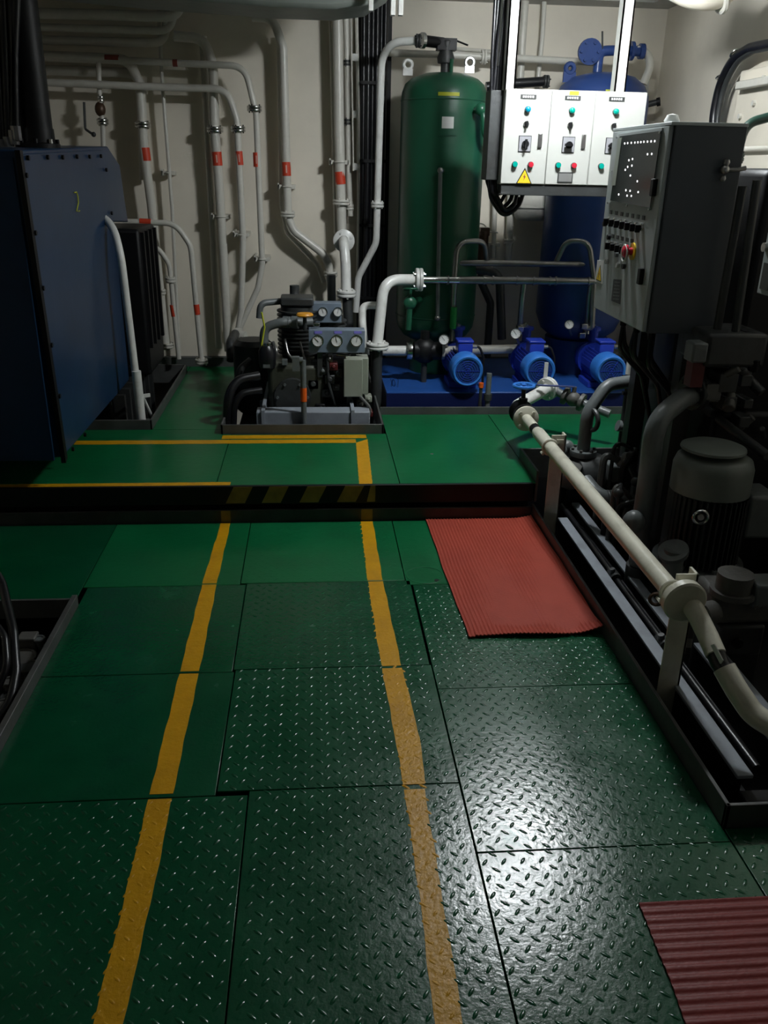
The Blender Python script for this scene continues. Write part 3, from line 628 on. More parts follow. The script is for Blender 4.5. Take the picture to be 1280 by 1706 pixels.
def pump(c):
    """motor axis along -Y, c = centre of the fan cowl face"""
    c = Vector(c); r = thing('motor_pump', '', 'pump', V(c.x, c.y+.2, TZ), 'blue motor pumps on the tray')
    A = (0, 1, 0)
    cw = MB().lathe([(.078, .004), (.090, 0), (.098, .008), (.102, .03), (.102, .13), (.094, .135), (0, .135)], c, A, 36).build('fan_cowl', BLUEC, r)
    g = MB().lathe([(0, .012), (.08, .010)], c, A, 32); g.build('grille', BLUEG, cw)
    g = MB()
    for q in (.018, .032, .046, .060, .074): g.torus(c+V(0, .008, 0), A, q, .0016, n=28, m=5)
    for k in range(6): g.beam(c+V(0, .008, 0), c+V(.078*math.cos(k*PI/3), .008, .078*math.sin(k*PI/3)), .003, .003)
    g.build('guard_ring', BLUEM, cw)
    b = MB().lathe([(0, 0), (.078, 0), (.078, .24), (0, .24)], c+V(0, .135, 0), A, 32)
    for k in range(28):
        a = 2*PI*k/28+.1
        if abs(math.sin(a)-1) < .12: continue
        d = V(math.cos(a), 0, math.sin(a)); b.beam(c+V(0, .14, 0)+d*.088, c+V(0, .37, 0)+d*.088, .004, .026)
    b.build('finned_body', BLUEM, r)
    t = MB().box(c+V(-.045, .14, .085), c+V(.05, .25, .15)).build('terminal_box', BLUEM, r, bevel=.008)
    MB().box(c+V(-.050, .135, .150), c+V(.055, .255, .166)).build('lid', BLUEM, t, bevel=.005)
    MB().box(c+V(-.06, .2, -.115), c+V(.06, .36, -.085)).box(c+V(-.09, .17, TZ-c.z+.001), c+V(.09, .38, -.11)).build('foot', BLUEM, r, bevel=.003)
    MB().lathe([(0, 0), (.11, 0), (.11, .03), (.085, .045), (.085, .07), (.10, .08), (.10, .115), (0, .12)], c+V(0, .375, 0), A, 28).build('pump_head', BLUEM, r)
    MB().cyl(c+V(0, .43, .07), c+V(0, .43, .20), .03, n=14).lathe([(0, 0), (.045, 0), (.045, .02), (0, .02)], c+V(0, .43, .185), (0, 0, 1), 16).build('outlet_neck', BLUEM, r)
    MB().box(c+V(-.05, .39, TZ-c.z+.001), c+V(.05, .47, -.08)).build('pump_foot', BLUEM, r, bevel=.003)
    MB().tube([c+V(.055, .19, .12), c+V(.10, .18, .12), c+V(.13, .17, .05), c+V(.13, .16, -.12)], .008, .05, n=8).build('cable', RUBBER, r)
    MB().cyl(c+V(.05, .19, .12), c+V(.085, .185, .12), .014, n=8).build('cable_gland', CHROME, r)
    return r
def gauge(parent, c, r=.032, n=(-.15, -1, .25), rim=CHROME, t=.022, ang=.9):
    c = Vector(c); n = Vector(n).normalized()
    g = MB().lathe([(0, 0), (r, 0), (r*1.03, t*.5), (r*1.03, t), (r*.9, t), (r*.9, t*.8)], c, n, 24).build('gauge', rim, parent)
    MB().lathe([(0, t*.8), (r*.9, t*.8)], c, n, 24).lathe([(0, t*.82), (r*.9, t*.8)], c, n, 24).build('dial', DIAL, g)
    u, v, a = frame(n); mb = MB(); f = c+n*(t*.9)
    mb.beam(f-(u*math.cos(ang)+v*math.sin(ang))*r*.25, f+(u*math.cos(ang)+v*math.sin(ang))*r*.7, r*.06, .001)
    for k in range(10):
        q = -PI*.25+PI*1.5*k/9; d = u*math.cos(q)+v*math.sin(q); mb.beam(f+d*r*.66, f+d*r*.82, r*.05, .0008)
    mb.build('needle', BLACK, g)
    return g
pc = [at(780, 616, Y=5.16), at(901, 618, Y=5.16), at(1020, 616, Y=5.16)]
pc = [V(p.x, 5.16, .418) for p in pc]
pump0 = pump(pc[0]); pumps = [pump0]
for p in pc[1:]:
    q = copy_tree(pump0); q.location = V(p.x, p.y+.2, TZ); pumps.append(q)
for q, lab in zip(pumps, ('blue motor pump nearest the green tank', 'middle blue motor pump, behind the handwheel valve', 'rightmost blue motor pump, below the grey cabinet')): q['label'] = lab
# pressure gauges on the risers
for (x, y, lab, r) in ((740, 566, 'round white pressure gauge beside the pump nearest the green tank', .034), (859, 556, 'round white pressure gauge above the middle blue pump', .034), (948, 541, 'dark unlit pressure gauge left of the rightmost riser', .030)):
    c = at(x, y, Y=5.42); g = thing('pressure_gauge', lab, 'gauge', c, None); 
    gg = gauge(g, c, r, rim=CHROME if x < 900 else DGREY)
    MB().tube([c+V(0, .01, 0), c+V(.03, .06, -.05), c+V(.06, .12, -.09)], .008, n=8).build('stem', STAIN, g)
# manifold
MY = 5.55
mf = thing('pipe_manifold', 'stainless discharge manifold of two horizontal pipes over the blue pumps', 'pipe', at(850, 465, Y=MY))
H = at(705, 466, Y=MY); z1 = H.z; xr = at(1000, 466, Y=MY).x
MB().tube([H, V(xr, MY, z1)], .024, n=14).build('header_pipe', STAIN, mf)
MB().tube([H, V(at(765, 466, Y=MY).x, MY, z1)], .0255, n=14).build('bright_sleeve', CHROME, mf)
z2 = at(850, 439, Y=MY+.1).z
MB().tube([V(at(757, 440, Y=MY+.1).x, MY+.1, z2), V(at(985, 440, Y=MY+.1).x, MY+.1, z2)], .019, n=12).build('header_pipe', STAIN, mf, label='thinner upper header pipe')
for x in (745, 805, 820, 860, 888, 915, 925, 980):
    c = at(x, 466, Y=MY); MB().lathe([(0, 0), (.030, 0), (.030, .012), (0, .012)], V(c.x, MY, z1), (1, 0, 0), 14).build('coupling', STAIN, mf)
for (xt, xb, yb) in ((758, 755, 560), (874, 866, 548), (987, 978, 548)):
    t = at(xt, 466, Y=MY); b = at(xb, yb, Y=MY+.05)
    MB().tube([V(t.x, MY, z1), V(t.x, MY+.02, z1-.1), V(b.x, MY+.05, b.z)], .019, n=12).build('riser', STAIN, mf)
    MB().cyl(V(b.x, MY+.05, b.z-.03), V(b.x, MY+.05, b.z+.03), .027, n=10).tube([V(b.x, MY+.05, b.z-.02), V(pc[[755, 866, 978].index(xb)].x, 5.6, .64)], .02).build('union', CHROME if xb > 760 else STAIN, mf)
c = at(756, 530, Y=MY); MB().cyl(V(c.x+.0, MY+.01, c.z-.07), V(c.x, MY+.01, c.z+.07), .0225, n=12).build('green_band', mat('signal_green', (.01, .28, .05), .4), mf)
for (xa, xb, xc) in ((757, 762, 805), (990, 982, 940)):
    a = at(xa, 466, Y=MY); t = at(xb, 402, Y=MY); e_ = at(xc, 405, Y=MY+.1); s = 1 if xc > xb else -1
    MB().tube([a, V(t.x, MY, t.z), V(e_.x, MY+.05, t.z), V(e_.x+s*.04, MY+.12, z2)], .017, .09, n=12).build('crossover_loop', STAIN, mf)
MB().tube([at(990, 466, Y=MY), V(xr-.02, MY, z1-.3), V(xr-.06, MY+.02, .62)], .021, .1).build('riser', STAIN, mf)
for x, z in ((868, .60), (974, .62), (972, .56)):
    c = at(x, 545, Y=MY-.02); MB().box(V(c.x-.02, MY-.03, z), V(c.x+.02, MY+.02, z+.035)).build('ball_valve', CHROME, mf, bevel=.004)
MB().tube([V(TX0+.45, MY+.25, .7), V(TX0+.4, MY+.25, 1.0), V(TX0+.8, MY+.25, .95), V(TX0+.85, MY+.25, .5)], .03, .1).build('suction_loop', DGREY, mf)
# white bend into the manifold
wb = thing('pipe', 'thick white bend with bolted flange feeding the steel manifold', 'pipe', at(628, 575, Y=5.3))
PB = [at(694, 466, Y=5.5), at(640, 466, Y=5.42), at(629, 573, Y=5.32)]
MB().tube(PB, .034, .17, n=16).build('pipe_run', WPIPE, wb)
for s in (0, 1):
    c = at(698, 466, Y=5.505); MB().lathe([(0, 0), (.068, 0), (.072, .004), (.072, .018), (.068, .022), (0, .022)], V(c.x-.022+s*.024, c.y, c.z), (1, 0, 0), 24).build('flange', WPIPE, wb)
for k in range(4):
    a = PI/4+k*PI/2; cc = V(c.x, c.y+.052*math.cos(a), c.z+.052*math.sin(a)); MB().cyl(cc+V(-.035, 0, 0), cc+V(.04, 0, 0), .008, n=6).build('bolt', CHROME, wb)
flange(wb, at(629, 576, Y=5.31), (0, 0, 1), .072, m=WPIPE, t=.016, bolts=6)
c = at(628, 582, Y=5.31); MB().tube([c, V(c.x, c.y, -.3)], .036, n=14).build('lower_run', DGREY, wb, label='dark unpainted lower pipe')
# horizontal white suction pipe with chromed flange
sp = thing('pipe', 'white horizontal suction pipe entering a black valve above the blue tray', 'pipe', at(660, 583, Y=5.5))
a = at(638, 584, Y=5.5); b = at(680, 584, Y=5.5)
MB().cyl(a, V(b.x, b.y, a.z), .032, n=16).build('pipe_run', WPIPE, sp)
MB().lathe([(0, 0), (.055, 0), (.058, .005), (.058, .035), (0, .035)], V(b.x-.01, b.y, a.z), (1, 0, 0), 24).build('flange', CHROME, sp)
MB().ball(V(b.x+.11, b.y, a.z), .085, sy=.8).cyl(V(b.x+.04, b.y, a.z), V(b.x+.22, b.y, a.z), .06, n=16).cyl(V(b.x+.11, b.y, a.z), V(b.x+.11, b.y, a.z+.13), .03).build('valve_body', BLACK, sp)
MB().lathe([(0, 0), (.056, 0), (.056, .02), (0, .02)], V(b.x+.22, b.y, a.z), (1, 0, 0), 20).build('flange', PIPE, sp)
MB().cyl(V(b.x+.24, b.y, a.z), V(b.x+.9, b.y+.1, a.z), .030, n=16).build('pipe_run', PIPE, sp)
MB().cyl(V(b.x+.11, b.y, TZ), V(b.x+.11, b.y, a.z-.05), .02).build('support', DGREY, sp)
wpipe('small white elbow pipe between the tall pipe foot and the white bend', [(628, 509, 5.6), (604, 509, 5.55), (604, 540, 5.45), (610, 592, 5.4)], 5.5, .025, .09, m=WPIPE)
# small posts in front of the tray
for x, h, lab, m in ((812, .2, 'short grey stub post in front of the middle of the blue tray', GREYP), ):
    c = at(x, 676, Y=5.10); o = thing('stub_post', lab, 'post', V(c.x, 5.10, 0)); MB().cyl(V(c.x, 5.10, -.3), V(c.x, 5.10, .42), .017, n=12).build('tube', m, o); MB().cyl(V(c.x, 5.10, .25), V(c.x, 5.10, .29), .026, n=12).build('collar', DGREY, o)
c = at(800, 672, Y=5.10); o = thing('drain_pipe', 'thin dark drain pipe with a red joint beside the stub post', 'pipe', V(c.x, 5.1, 0))
MB().cyl(V(c.x, 5.10, -.3), V(c.x, 5.10, .33), .011, n=10).build('tube', DGREY, o); MB().cyl(V(c.x, 5.10, .33), V(c.x, 5.10, .36), .016, n=10).build('red_joint', ORANGE, o)
# ================================================================== COMPRESSOR in the coaming
cm = thing('compressor', 'dark compressor unit with hoses and amber handwheel inside the steel coaming', 'compressor', V(-.07, 5.2, -.3))
MB().box((-.48, 4.75, -.3), (.34, 5.85, .06)).build('foundation', DGREY, cm)
MB().box((-.34, 4.76, .06), (.32, 4.88, .268)).build('skid_beam', BEAMG, cm, bevel=.004)
MB().box((-.36, 5.4, .06), (.30, 5.5, .165)).build('skid_beam', BEAMG, cm, bevel=.004)
for x in (-.30, .22): MB().box((x-.010, 4.75, .05), (x+.010, 5.5, .282)).build('skid_rib', BEAMG, cm)
# olive motor/crank housing
mb = MB().box((-.28, 4.98, .17), (.06, 5.35, .50)); mb.build('crank_case', mat('olive_dark', (.045, .048, .034), .45, noise=.2, bump=.1), cm, bevel=.03)
c = at(488, 660, Y=4.97); MB().lathe([(0, 0), (.09, 0), (.11, .02), (.11, .06), (0, .06)], V(c.x, 5.0, .31), (0, -1, 0), 24).build('crank_cover', DGREY, cm)
for k in range(6):
    a = k*PI/3; MB().cyl(V(c.x+.09*math.cos(a), 4.95, .31+.09*math.sin(a)), V(c.x+.09*math.cos(a), 4.93, .31+.09*math.sin(a)), .009, n=6).build('bolt', GREYP, cm)
mb = MB().lathe([(0, 0), (.10, 0), (.10, .3), (0, .3)], V(-.10, 5.25, .5), (0, 0, 1), 24)
for k in range(11): mb.lathe([(0, 0), (.125, 0), (.125, .008), (0, .008)], V(-.10, 5.25, .52+k*.025), (0, 0, 1), 24)
mb.build('finned_cylinder', DGREY, cm)
mb = MB().lathe([(0, 0), (.085, 0), (.085, .28), (0, .28)], V(.10, 5.35, .45), (0, 0, 1), 24)
for k in range(10): mb.lathe([(0, 0), (.105, 0), (.105, .008), (0, .008)], V(.10, 5.35, .47+k*.025), (0, 0, 1), 24)
mb.build('finned_cylinder', DGREY, cm)
MB().box((-.20, 5.16, .81), (.0, 5.34, .86)).build('cylinder_head', DGREY, cm, bevel=.01)
MB().lathe([(0, 0), (.05, 0), (.06, .05), (.055, .16), (.03, .2), (.03, .26), (0, .26)], at(492, 545, Y=5.45), (0, 0, 1), 20).build('separator', DGREY, cm)
MB().cyl(at(493, 498, Y=5.45), at(493, 490, Y=5.45), .04, n=14).build('separator_cap', BROWN, cm)
# pipes of the compressor
for pp, r, m, rd in (([(432, 530, 5.3), (434, 505, 5.3), (490, 500, 5.4)], .020, GREYP, .06), ([(440, 600, 5.1), (440, 545, 5.1), (470, 537, 5.1), (520, 536, 5.15)], .027, GREYP, .08), ([(470, 560, 5.2), (500, 556, 5.2), (520, 556, 5.2)], .022, DGREY, .04),
                     ([(398, 556, 6.1), (405, 572, 5.9), (432, 572, 5.7), (450, 575, 5.5)], .024, GREYP, .08), ([(432, 626, 4.9), (395, 632, 4.85), (380, 660, 4.8), (378, 712, 4.8)], .026, RUBBER, .16),
                     ([(436, 650, 4.86), (402, 655, 4.82), (390, 676, 4.8), (389, 716, 4.8)], .020, RUBBER, .14), ([(418, 600, 5.3), (400, 615, 5.25), (396, 640, 5.2)], .022, DGREY, .1),
                     ([(455, 570, 5.1), (462, 585, 5.05), (455, 610, 5.05), (470, 625, 5.05)], .009, STAIN, .05), ([(475, 565, 5.08), (480, 590, 5.03), (490, 600, 5.03)], .008, STAIN, .05), ([(500, 570, 5.1), (508, 600, 5.0)], .007, STAIN, .02),
                     ([(545, 590, 4.98), (548, 640, 4.95), (560, 680, 4.95)], .009, DGREY, .05), ([(600, 660, 4.88), (618, 680, 4.85), (612, 705, 4.85)], .009, CASTG, .05), ([(560, 590, 5.0), (580, 592, 5.0)], .012, STAIN, .02)):
    MB().tube([at(x, y, Y=Y) for x, y, Y in pp], r, rd).build('hose' if m is RUBBER else 'pipe', m, cm)
MB().tube([at(440, 600, Y=5.0), at(436, 575, Y=5.0), at(441, 545, Y=5.0), at(436, 520, Y=5.0)], .005, .03, n=8).build('yellow_wire', YSTICK, cm)
for x, y, r, Y in ((398, 557, .045, 6.05), (405, 560, .035, 6.0), (478, 537, .036, 5.12), (492, 537, .038, 5.12)):
    c = at(x, y, Y=Y); MB().lathe([(0, -.02), (r, -.02), (r, .02), (0, .02)], c, (1, -.3, 0), 16).build('pipe_joint', GREYP if x > 410 else PIPE, cm)
# chrome capped filter bowl
c = at(446, 612, Y=4.98); MB().lathe([(0, 0), (.045, .0), (.05, .02), (.05, .10), (.03, .13), (0, .135)], c, (0, 0, 1), 20).build('filter_bowl', RUBBER, cm)
MB().cyl(at(446, 575, Y=4.98), at(446, 571, Y=4.98), .022, n=12).build('filter_cap', CHROME, cm)
MB().box((-.30, 4.93, .49), (-.26, 4.96, .51)).box((-.19, 4.96, .50), (-.16, 5.0, .53)).build('bracket', GREYP, cm)
# grey stand pipe with orange band in front
c = at(507, 716, Y=4.74); t = at(508, 600, Y=4.74)
MB().cyl(V(c.x, 4.74, -.1), V(c.x, 4.74, t.z), .0165, n=12).build('stand_pipe', GREYP, cm)
MB().cyl(V(c.x, 4.74, t.z), V(c.x-.035, 4.74, t.z-.0), .018, n=12).box((c.x-.06, 4.72, t.z-.06), (c.x-.02, 4.76, t.z+.02)).build('stand_pipe_head', GREYP, cm)
MB().cyl(V(c.x, 4.74, at(0, 678, Y=4.74).z+.03), V(c.x, 4.74, at(0, 655, Y=4.74).z+.03), .0185, n=12).build('orange_band', ORANGE, cm)
# gauge boards
def gauge_board(x0, y0, x1, y1, Y, gx, gy, r, st):
    a = at(x0, y0, Y=Y); b = at(x1, y1, Y=Y)
    t = thing('gauge_board', st, 'gauge board', V((a.x+b.x)/2, Y+.05, b.z))
    MB().box((a.x, Y, b.z), (b.x, Y+.015, a.z)).box((a.x, Y+.015, a.z-.01), (b.x, Y+.10, a.z)).box((a.x, Y+.015, b.z), (a.x+.008, Y+.10, a.z)).build('board', GPANEL, t, bevel=.003)
    MB().box((a.x+.05, Y+.02, b.z-.15), (a.x+.08, Y+.06, b.z+.1)).build('leg', DGREY, t); MB().box((b.x-.08, Y+.02, b.z-.15), (b.x-.05, Y+.06, b.z+.1)).build('leg', DGREY, t)
    for i, x in enumerate(gx): gauge(t, at(x, gy, Y=Y), r, n=(0, -1, 0), t=.02, ang=.8+.5*i)
    return t, a, b
t, a, b = gauge_board(514, 550, 608, 588, 4.95, (529.5, 561, 594), 567, .034, 'blue grey board with three round gauges, in front of its twin')
for x in (524, 557, 590):
    c = at(x, 554, Y=4.949); MB().box(c+V(0, -.002, -.006), c+V(.045, .002, .008)).build('label_strip', LILAC, t)
t2, a, b = gauge_board(499, 505, 569, 538, 5.22, (511, 538, 563), 519, .028, 'blue grey board with three gauges, higher and further back')
kn = MB(); c = at(508, 527, Y=5.02); kn.lathe([(0, 0), (.045, 0), (.052, .008), (.045, .018), (.02, .022), (0, .022)], c, (0, 0, 1), 20).build('hand_wheel', KNOBY, cm, label='amber round handwheel')
MB().cyl(c+V(0, 0, -.08), c, .012).build('valve_stem', DGREY, cm)
c = at(528, 541, Y=5.0); MB().box(c+V(-.018, -.01, -.01), c+V(.018, .01, .01)).build('bright_block', CHROME, cm, bevel=.003)
# switch box
a = at(573, 597, Y=4.90); b = at(604, 661, Y=4.90)
jb = thing('switch_box', 'olive grey rectangular switch box on the compressor under the gauges', 'box', V(a.x, 4.9, b.z))
MB().box((a.x+.012, 4.91, b.z+.01), (b.x+.035, 5.02, a.z)).build('box_body', JBOX, jb, bevel=.005)
MB().box((a.x, 4.895, b.z), (b.x, 4.91, a.z-.005)).build('cover', JBOX, jb, bevel=.004)
MB().box((a.x+.02, 4.95, b.z-.2), (a.x+.05, 4.98, b.z+.02)).build('bracket', DGREY, jb)
# relay cluster left of the switch box
for k, (x, y, s, m) in enumerate(((542, 605, .03, DGREY), (549, 598, .022, STAIN), (556, 611, .025, REDP), (563, 622, .03, DGREY), (538, 618, .024, GREYP), (550, 632, .03, DGREY), (560, 645, .024, CASTG), (545, 655, .03, DGREY), (600, 672, .02, CASTG), (614, 665, .022, JBOX), (616, 690, .02, REDP), (606, 700, .018, CASTG), (528, 610, .03, DGREY), (522, 640, .035, DGREY), (534, 680, .03, BLACK), (575, 680, .03, DGREY))):
    c = at(x, y, Y=5.0-.02*(k % 3)); mb = MB().box(c+V(-s, 0, -s), c+V(s, .06+s, s*.8)); mb.cyl(c+V(0, 0, 0), c+V(0, -.02, .005), s*.5, n=10); mb.build('small_valve', m, cm, bevel=.006)
MB().box((-.02, 5.02, .10), (.30, 5.30, .50)).build('receiver_block', BLACK, cm, bevel=.02)
MB().lathe([(0, 0), (.10, 0), (.13, .03), (.13, .45), (.1, .48), (0, .48)], V(-.40, 5.55, .06), (0, 0, 1), 24).build('air_bottle', DGREY, cm)
# dim pipes and valves in the left corner behind it
for pp, r, lab, m in (([(385, 600, 5.6), (384, 570, 5.7), (392, 556, 5.9)], .03, 'dark pipe stub rising into the joint of two cream pipes', DGREY),):
    wpipe(lab, pp, 5.6, r, .05, m=m)
# ================================================================== NAVY CASING at left
CX = -1.13
A = lambda x, y: at(x, y, X=CX)
ca = thing('machine_casing', 'big navy blue bolted sheet casing hanging at the left edge', 'machine', V(-1.5, 4.6, .3))
pts = [A(33, 250), A(183, 244), A(203, 275), A(213, 345), A(217, 370), A(190, 369), A(217, 635), A(203, 652), A(108, 762)]
MB().prism([p-V(.012, 0, 0) for p in pts], (-.75, 0, 0)).build('casing_body', CASE, ca, bevel=.006)
pin = [A(38, 257), A(172, 250), A(180, 275), A(190, 360), A(216, 632), A(200, 652), A(110, 756)]
MB().prism([p+V(-.013, 0, 0) for p in pin], (.010, 0, 0)).build('side_cover', CASE, ca, bevel=.002)
e0, e1 = A(31, 250), A(108, 768)
MB().prism([e0+V(.004, 0, .0), e0+V(.004, .035, 0), e1+V(.004, .035, .005), e1+V(.004, 0, -.01)], (-.02, 0, 0)).build('corner_strip', BLACK, ca)
for x, y in ((45, 263), (78, 262), (103, 262), (127, 261), (148, 261), (167, 260), (176, 283), (185, 355), (195, 425), (202, 490), (209, 553), (215, 612), (183, 672), (140, 724), (120, 748), (42, 292), (57, 388), (70, 480), (84, 575), (97, 660)):
    c = A(x, y); MB().cyl(c, c+V(.010, 0, 0), .011, n=6).build('bolt', BLACK, ca)
for x, y, w_ in ((84, 566, .9), ):
    pass
# hand painted figure and the lower rib
n1 = [A(x, y)+V(.002, 0, 0) for x, y in ((123, 321), (127, 320), (129, 328), (130, 338), (127, 352), (131, 352), (132, 351))]
MB().tube(n1, .0028, .0, n=6).build('painted_number', YSTICK, ca)
MB().box((CX-.74, A(33, 250).y-.004, .36), (CX-.03, A(33, 250).y+.01, 1.60)).build('front_plate', CASE, ca)
# exhaust riser on the casing
c = V(-1.275, 4.4, 1.64)
ex = thing('riser_duct', 'thick black round riser standing on the navy casing', 'pipe', c)
MB().cyl(c, V(c.x, c.y, CZ), .074, n=28).build('riser_tube', BLACK, ex)
MB().lathe([(0, 0), (.10, 0), (.10, .025), (.08, .03), (.078, .09), (0, .09)], c, (0, 0, 1), 28).build('base_flange', BLACK, ex)
for k in range(8):
    a = k*PI/4+.2; MB().cyl(c+V(.088*math.cos(a), .088*math.sin(a), .02), c+V(.088*math.cos(a), .088*math.sin(a), .045), .009, n=6).build('bolt', CHROME if k == 7 else BLACK, ex)
hs = thing('hose_bundle', 'black hoses with metal ends dropping to the casing at top left', 'hoses', V(-1.48, 4.0, 1.63))
for k, (xt, xb, yb) in enumerate(((4, 14, 236), (18, 22, 225), (28, 26, 218), (-10, 4, 240))):
    a = at(xt, -20, Y=4.3); b = at(xb, yb, Y=4.3)
    MB().tube([a, (a+b)/2+V(.012*math.sin(k*2), 0, 0), b], .019, .2, n=10).build('hose', RUBBER, hs)
    MB().cyl(b+V(0, 0, -.04), b+V(0, 0, .02), .024, n=8).build('hose_end', STAIN, hs)
MB().box((-1.62, 4.2, 1.62), (-1.46, 4.4, 1.68)).build('terminal_block', DGREY, hs, bevel=.006)
# engine body behind / under the casing
eb = thing('engine_body', 'black ribbed engine body in the opening behind the navy casing', 'machine', V(-1.5, 5.7, -.3))
MB().box((-2.2, 4.9, -.3), (-1.18, 6.05, .33)).build('block', BLACK, eb, bevel=.02)
EX = at(233, 400, Y=5.42).x
MB().box((-2.2, 5.42, .33), (EX, 5.95, 1.22)).build('upper_block', BLACK, eb, bevel=.02)
for k in range(7):
    MB().box((-1.18, 4.95+.15*k, -.1), (-1.12, 4.99+.15*k, .32)).build('rib', DGREY, eb)
for k in range(4): MB().box((EX-.005, 5.45+.14*k, .5), (EX+.02, 5.48+.14*k, 1.2)).build('rib', BLACK, eb)
# white stay pipe in front of it
sy = thing('stay_pipe', 'white upright pipe curving in behind the navy casing, with a foot brace', 'pipe', at(235, 706, Y=4.84))
F_ = at(236, 706, Y=4.84)
MB().tube([at(150, 350, Y=5.1), at(188, 372, Y=4.95), at(202, 430, Y=4.87), F_+V(0, 0, .02)], .021, .25, n=14).build('pipe_run', WPIPE, sy)
MB().tube([at(227, 618, Y=4.842), F_+V(0, 0, .015)], .027, n=14).build('lower_sleeve', WPIPE, sy)
MB().tube([at(231, 645, Y=4.84), at(238, 662, Y=4.95), at(252, 692, Y=5.05)], .011, .02, n=8).beam(at(236, 660, Y=4.88), at(250, 658, Y=4.9), .012, .02).build('brace', WPIPE, sy)
MB().box((F_.x-.045, 4.80, .15), (F_.x+.045, 4.88, .20)).box((F_.x-.03, 4.82, -.3), (F_.x+.03, 4.86, .15)).build('foot', COAM, sy)
# ================================================================== GREY CABINET at right
KX, KY0, KY1, KZ0, KZ1 = 1.30, 3.262, 3.905, 1.005, 1.763
K = lambda x, y, o=0: at(x, y, X=KX-o)
gc = thing('control_cabinet', 'grey steel control cabinet with smoked window and switch rows at right', 'cabinet', V(KX+.12, 3.6, KZ0))
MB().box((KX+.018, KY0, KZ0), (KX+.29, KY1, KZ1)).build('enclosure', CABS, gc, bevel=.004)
MB().box((KX+.0, KY0-.004, KZ1-.006), (KX+.29, KY1+.004, KZ1+.006)).build('top_rim', CABG, gc, bevel=.002)
dr = MB().box((KX, KY0+.012, KZ0+.004), (KX+.018, KY1-.006, KZ1-.006)).build('door', CABG, gc, bevel=.004)
def quadX(poly, t, name, m, parent, o=.0):
    return MB().prism([K(x, y, o) for x, y in poly], (-t, 0, 0)).build(name, m, parent)
wf = quadX([(1029, 224), (1106, 213), (1086, 350), (1015, 337)], .006, 'window_frame', CABG, dr)
wn = quadX([(1034, 227), (1103, 218), (1084, 346), (1018, 334)], .003, 'smoked_window', MIMIC, dr, .006)
quadX([(1031, 230), (1037, 229), (1026, 309), (1020, 309)], .002, 'inner_strip', MIMS, wn, .009)
for x, y in ((1041, 239), (1046, 238.5), (1052, 238), (1058, 237.6), (1063, 237.2), (1068, 236.8), (1073, 236.4), (1079, 236), (1085, 235.6), (1091, 235.2),
             (1079, 257), (1086, 256.5), (1048, 267), (1054, 265), (1046, 278), (1053, 276), (1042, 283), (1050.5, 292.5), (1062, 302), (1043, 317), (1050, 318), (1063.5, 320), (1031, 324), (1045, 326), (1052, 326.5)):
    c = K(x, y, .010); MB().ball(c, .0038, sx=.5, n=8).build('indicator_lamp', LED, wn)
for x, y in ((1029, 229), (1101, 221), (1020, 285), (1014, 338), (1046, 343), (1083, 349)):
    c = K(x, y, .006); MB().cyl(c, c-V(.006, 0, 0), .004, n=8).build('screw', CHROME, dr)
for x, y in ((1093, 312), (1071, 460)):
    c = K(x, y); MB().box(c+V(-.018, -.016, -.032), c+V(0, .016, .03)).build('lock_handle', BLACK, dr, bevel=.004)
for row, (x0, y0, x1, y1, n) in enumerate(((1017, 367, 1071, 378, 7), (1020, 407, 1052, 416, 5))):
    for k in range(n):
        c = K(x0+(x1-x0)*k/(n-1), y0+(y1-y0)*k/(n-1))
        s = MB().lathe([(0, 0), (.015, 0), (.015, .008), (.011, .011), (0, .011)], c, (-1, 0, 0), 14).build('rotary_switch', CHROME, dr)
        MB().box(c+V(-.030, -.006, -.022), c+V(-.010, .006, .008)).build('knob', BLACK, s, bevel=.003)
        MB().box(c+V(-.0025, -.014, .026), c+V(0, .014, .042)).build('name_tag', DGREY, dr)
for x, y, m in ((1017, 395, BLACK), (1010, 373, BLACK), (1030, 424, GREYP), (1042, 430, GREENT), (1014, 436, CHROME), (1032, 442, CHROME), (1042, 444, DGREY)):
    c = K(x, y); MB().lathe([(0, 0), (.011, 0), (.011, .014), (0, .014)], c, (-1, 0, 0), 12).build('push_button', m, dr)
c = K(1054, 422); es = MB().lathe([(0, 0), (.034, 0), (.034, .006), (0, .006)], c+V(0, -.006, .008), (-1, 0, 0), 24).build('emergency_stop', YWARN, dr)
MB().lathe([(0, .006), (.015, .006), (.013, .024), (.026, .026), (.027, .034), (.018, .042), (0, .042)], c+V(0, -.006, .008), (-1, 0, 0), 20).build('red_mushroom', REDB, es)
MB().torus(c+V(-.034, 0, 0), (-1, 0, 0), .032, .004, n=20, m=6).build('guard_ring', WPIPE, es)
quadX([(996, 433), (1007, 434), (1004, 473), (992, 469)], .001, 'sticker_backing', DIAL, dr)
c = K(999.5, 456, .001); wtri(dr, c, .075, (0, -1, 0), (-1, 0, 0))
q = quadX([(1023, 465), (1036, 466), (1034, 507), (1019, 501)], .0015, 'data_plate', DGREY, dr)
for k in range(6):
    y = 469+k*5.6; quadX([(1024.5-k*.6, y), (1033.5-k*.3, y+.8), (1033.2-k*.3, y+2.6), (1024.2-k*.6, y+1.8)], .0006, 'text_line', GREYP, q, .0015)
for k in range(9):
    c = V(KX+.06+.02*(k % 3), KY0+.06+.055*k, KZ0); MB().cyl(c, c+V(0, 0, -.035), .014, n=10).build('cable_gland', BLACK, gc)
    MB().tube([c+V(0, 0, -.03), c+V(.02*math.sin(k), .0, -.14), c+V(.12, .02*math.cos(k), -.26), c+V(.22, .03, -.55)], .009, .08, n=8).build('cable', RUBBER, gc)
MB().box((KX+.2, KY0+.05, -.3), (KX+.27, KY0+.12, KZ0)).box((KX+.2, KY1-.12, -.3), (KX+.27, KY1-.05, KZ0)).build('support_leg', DGREY, gc)
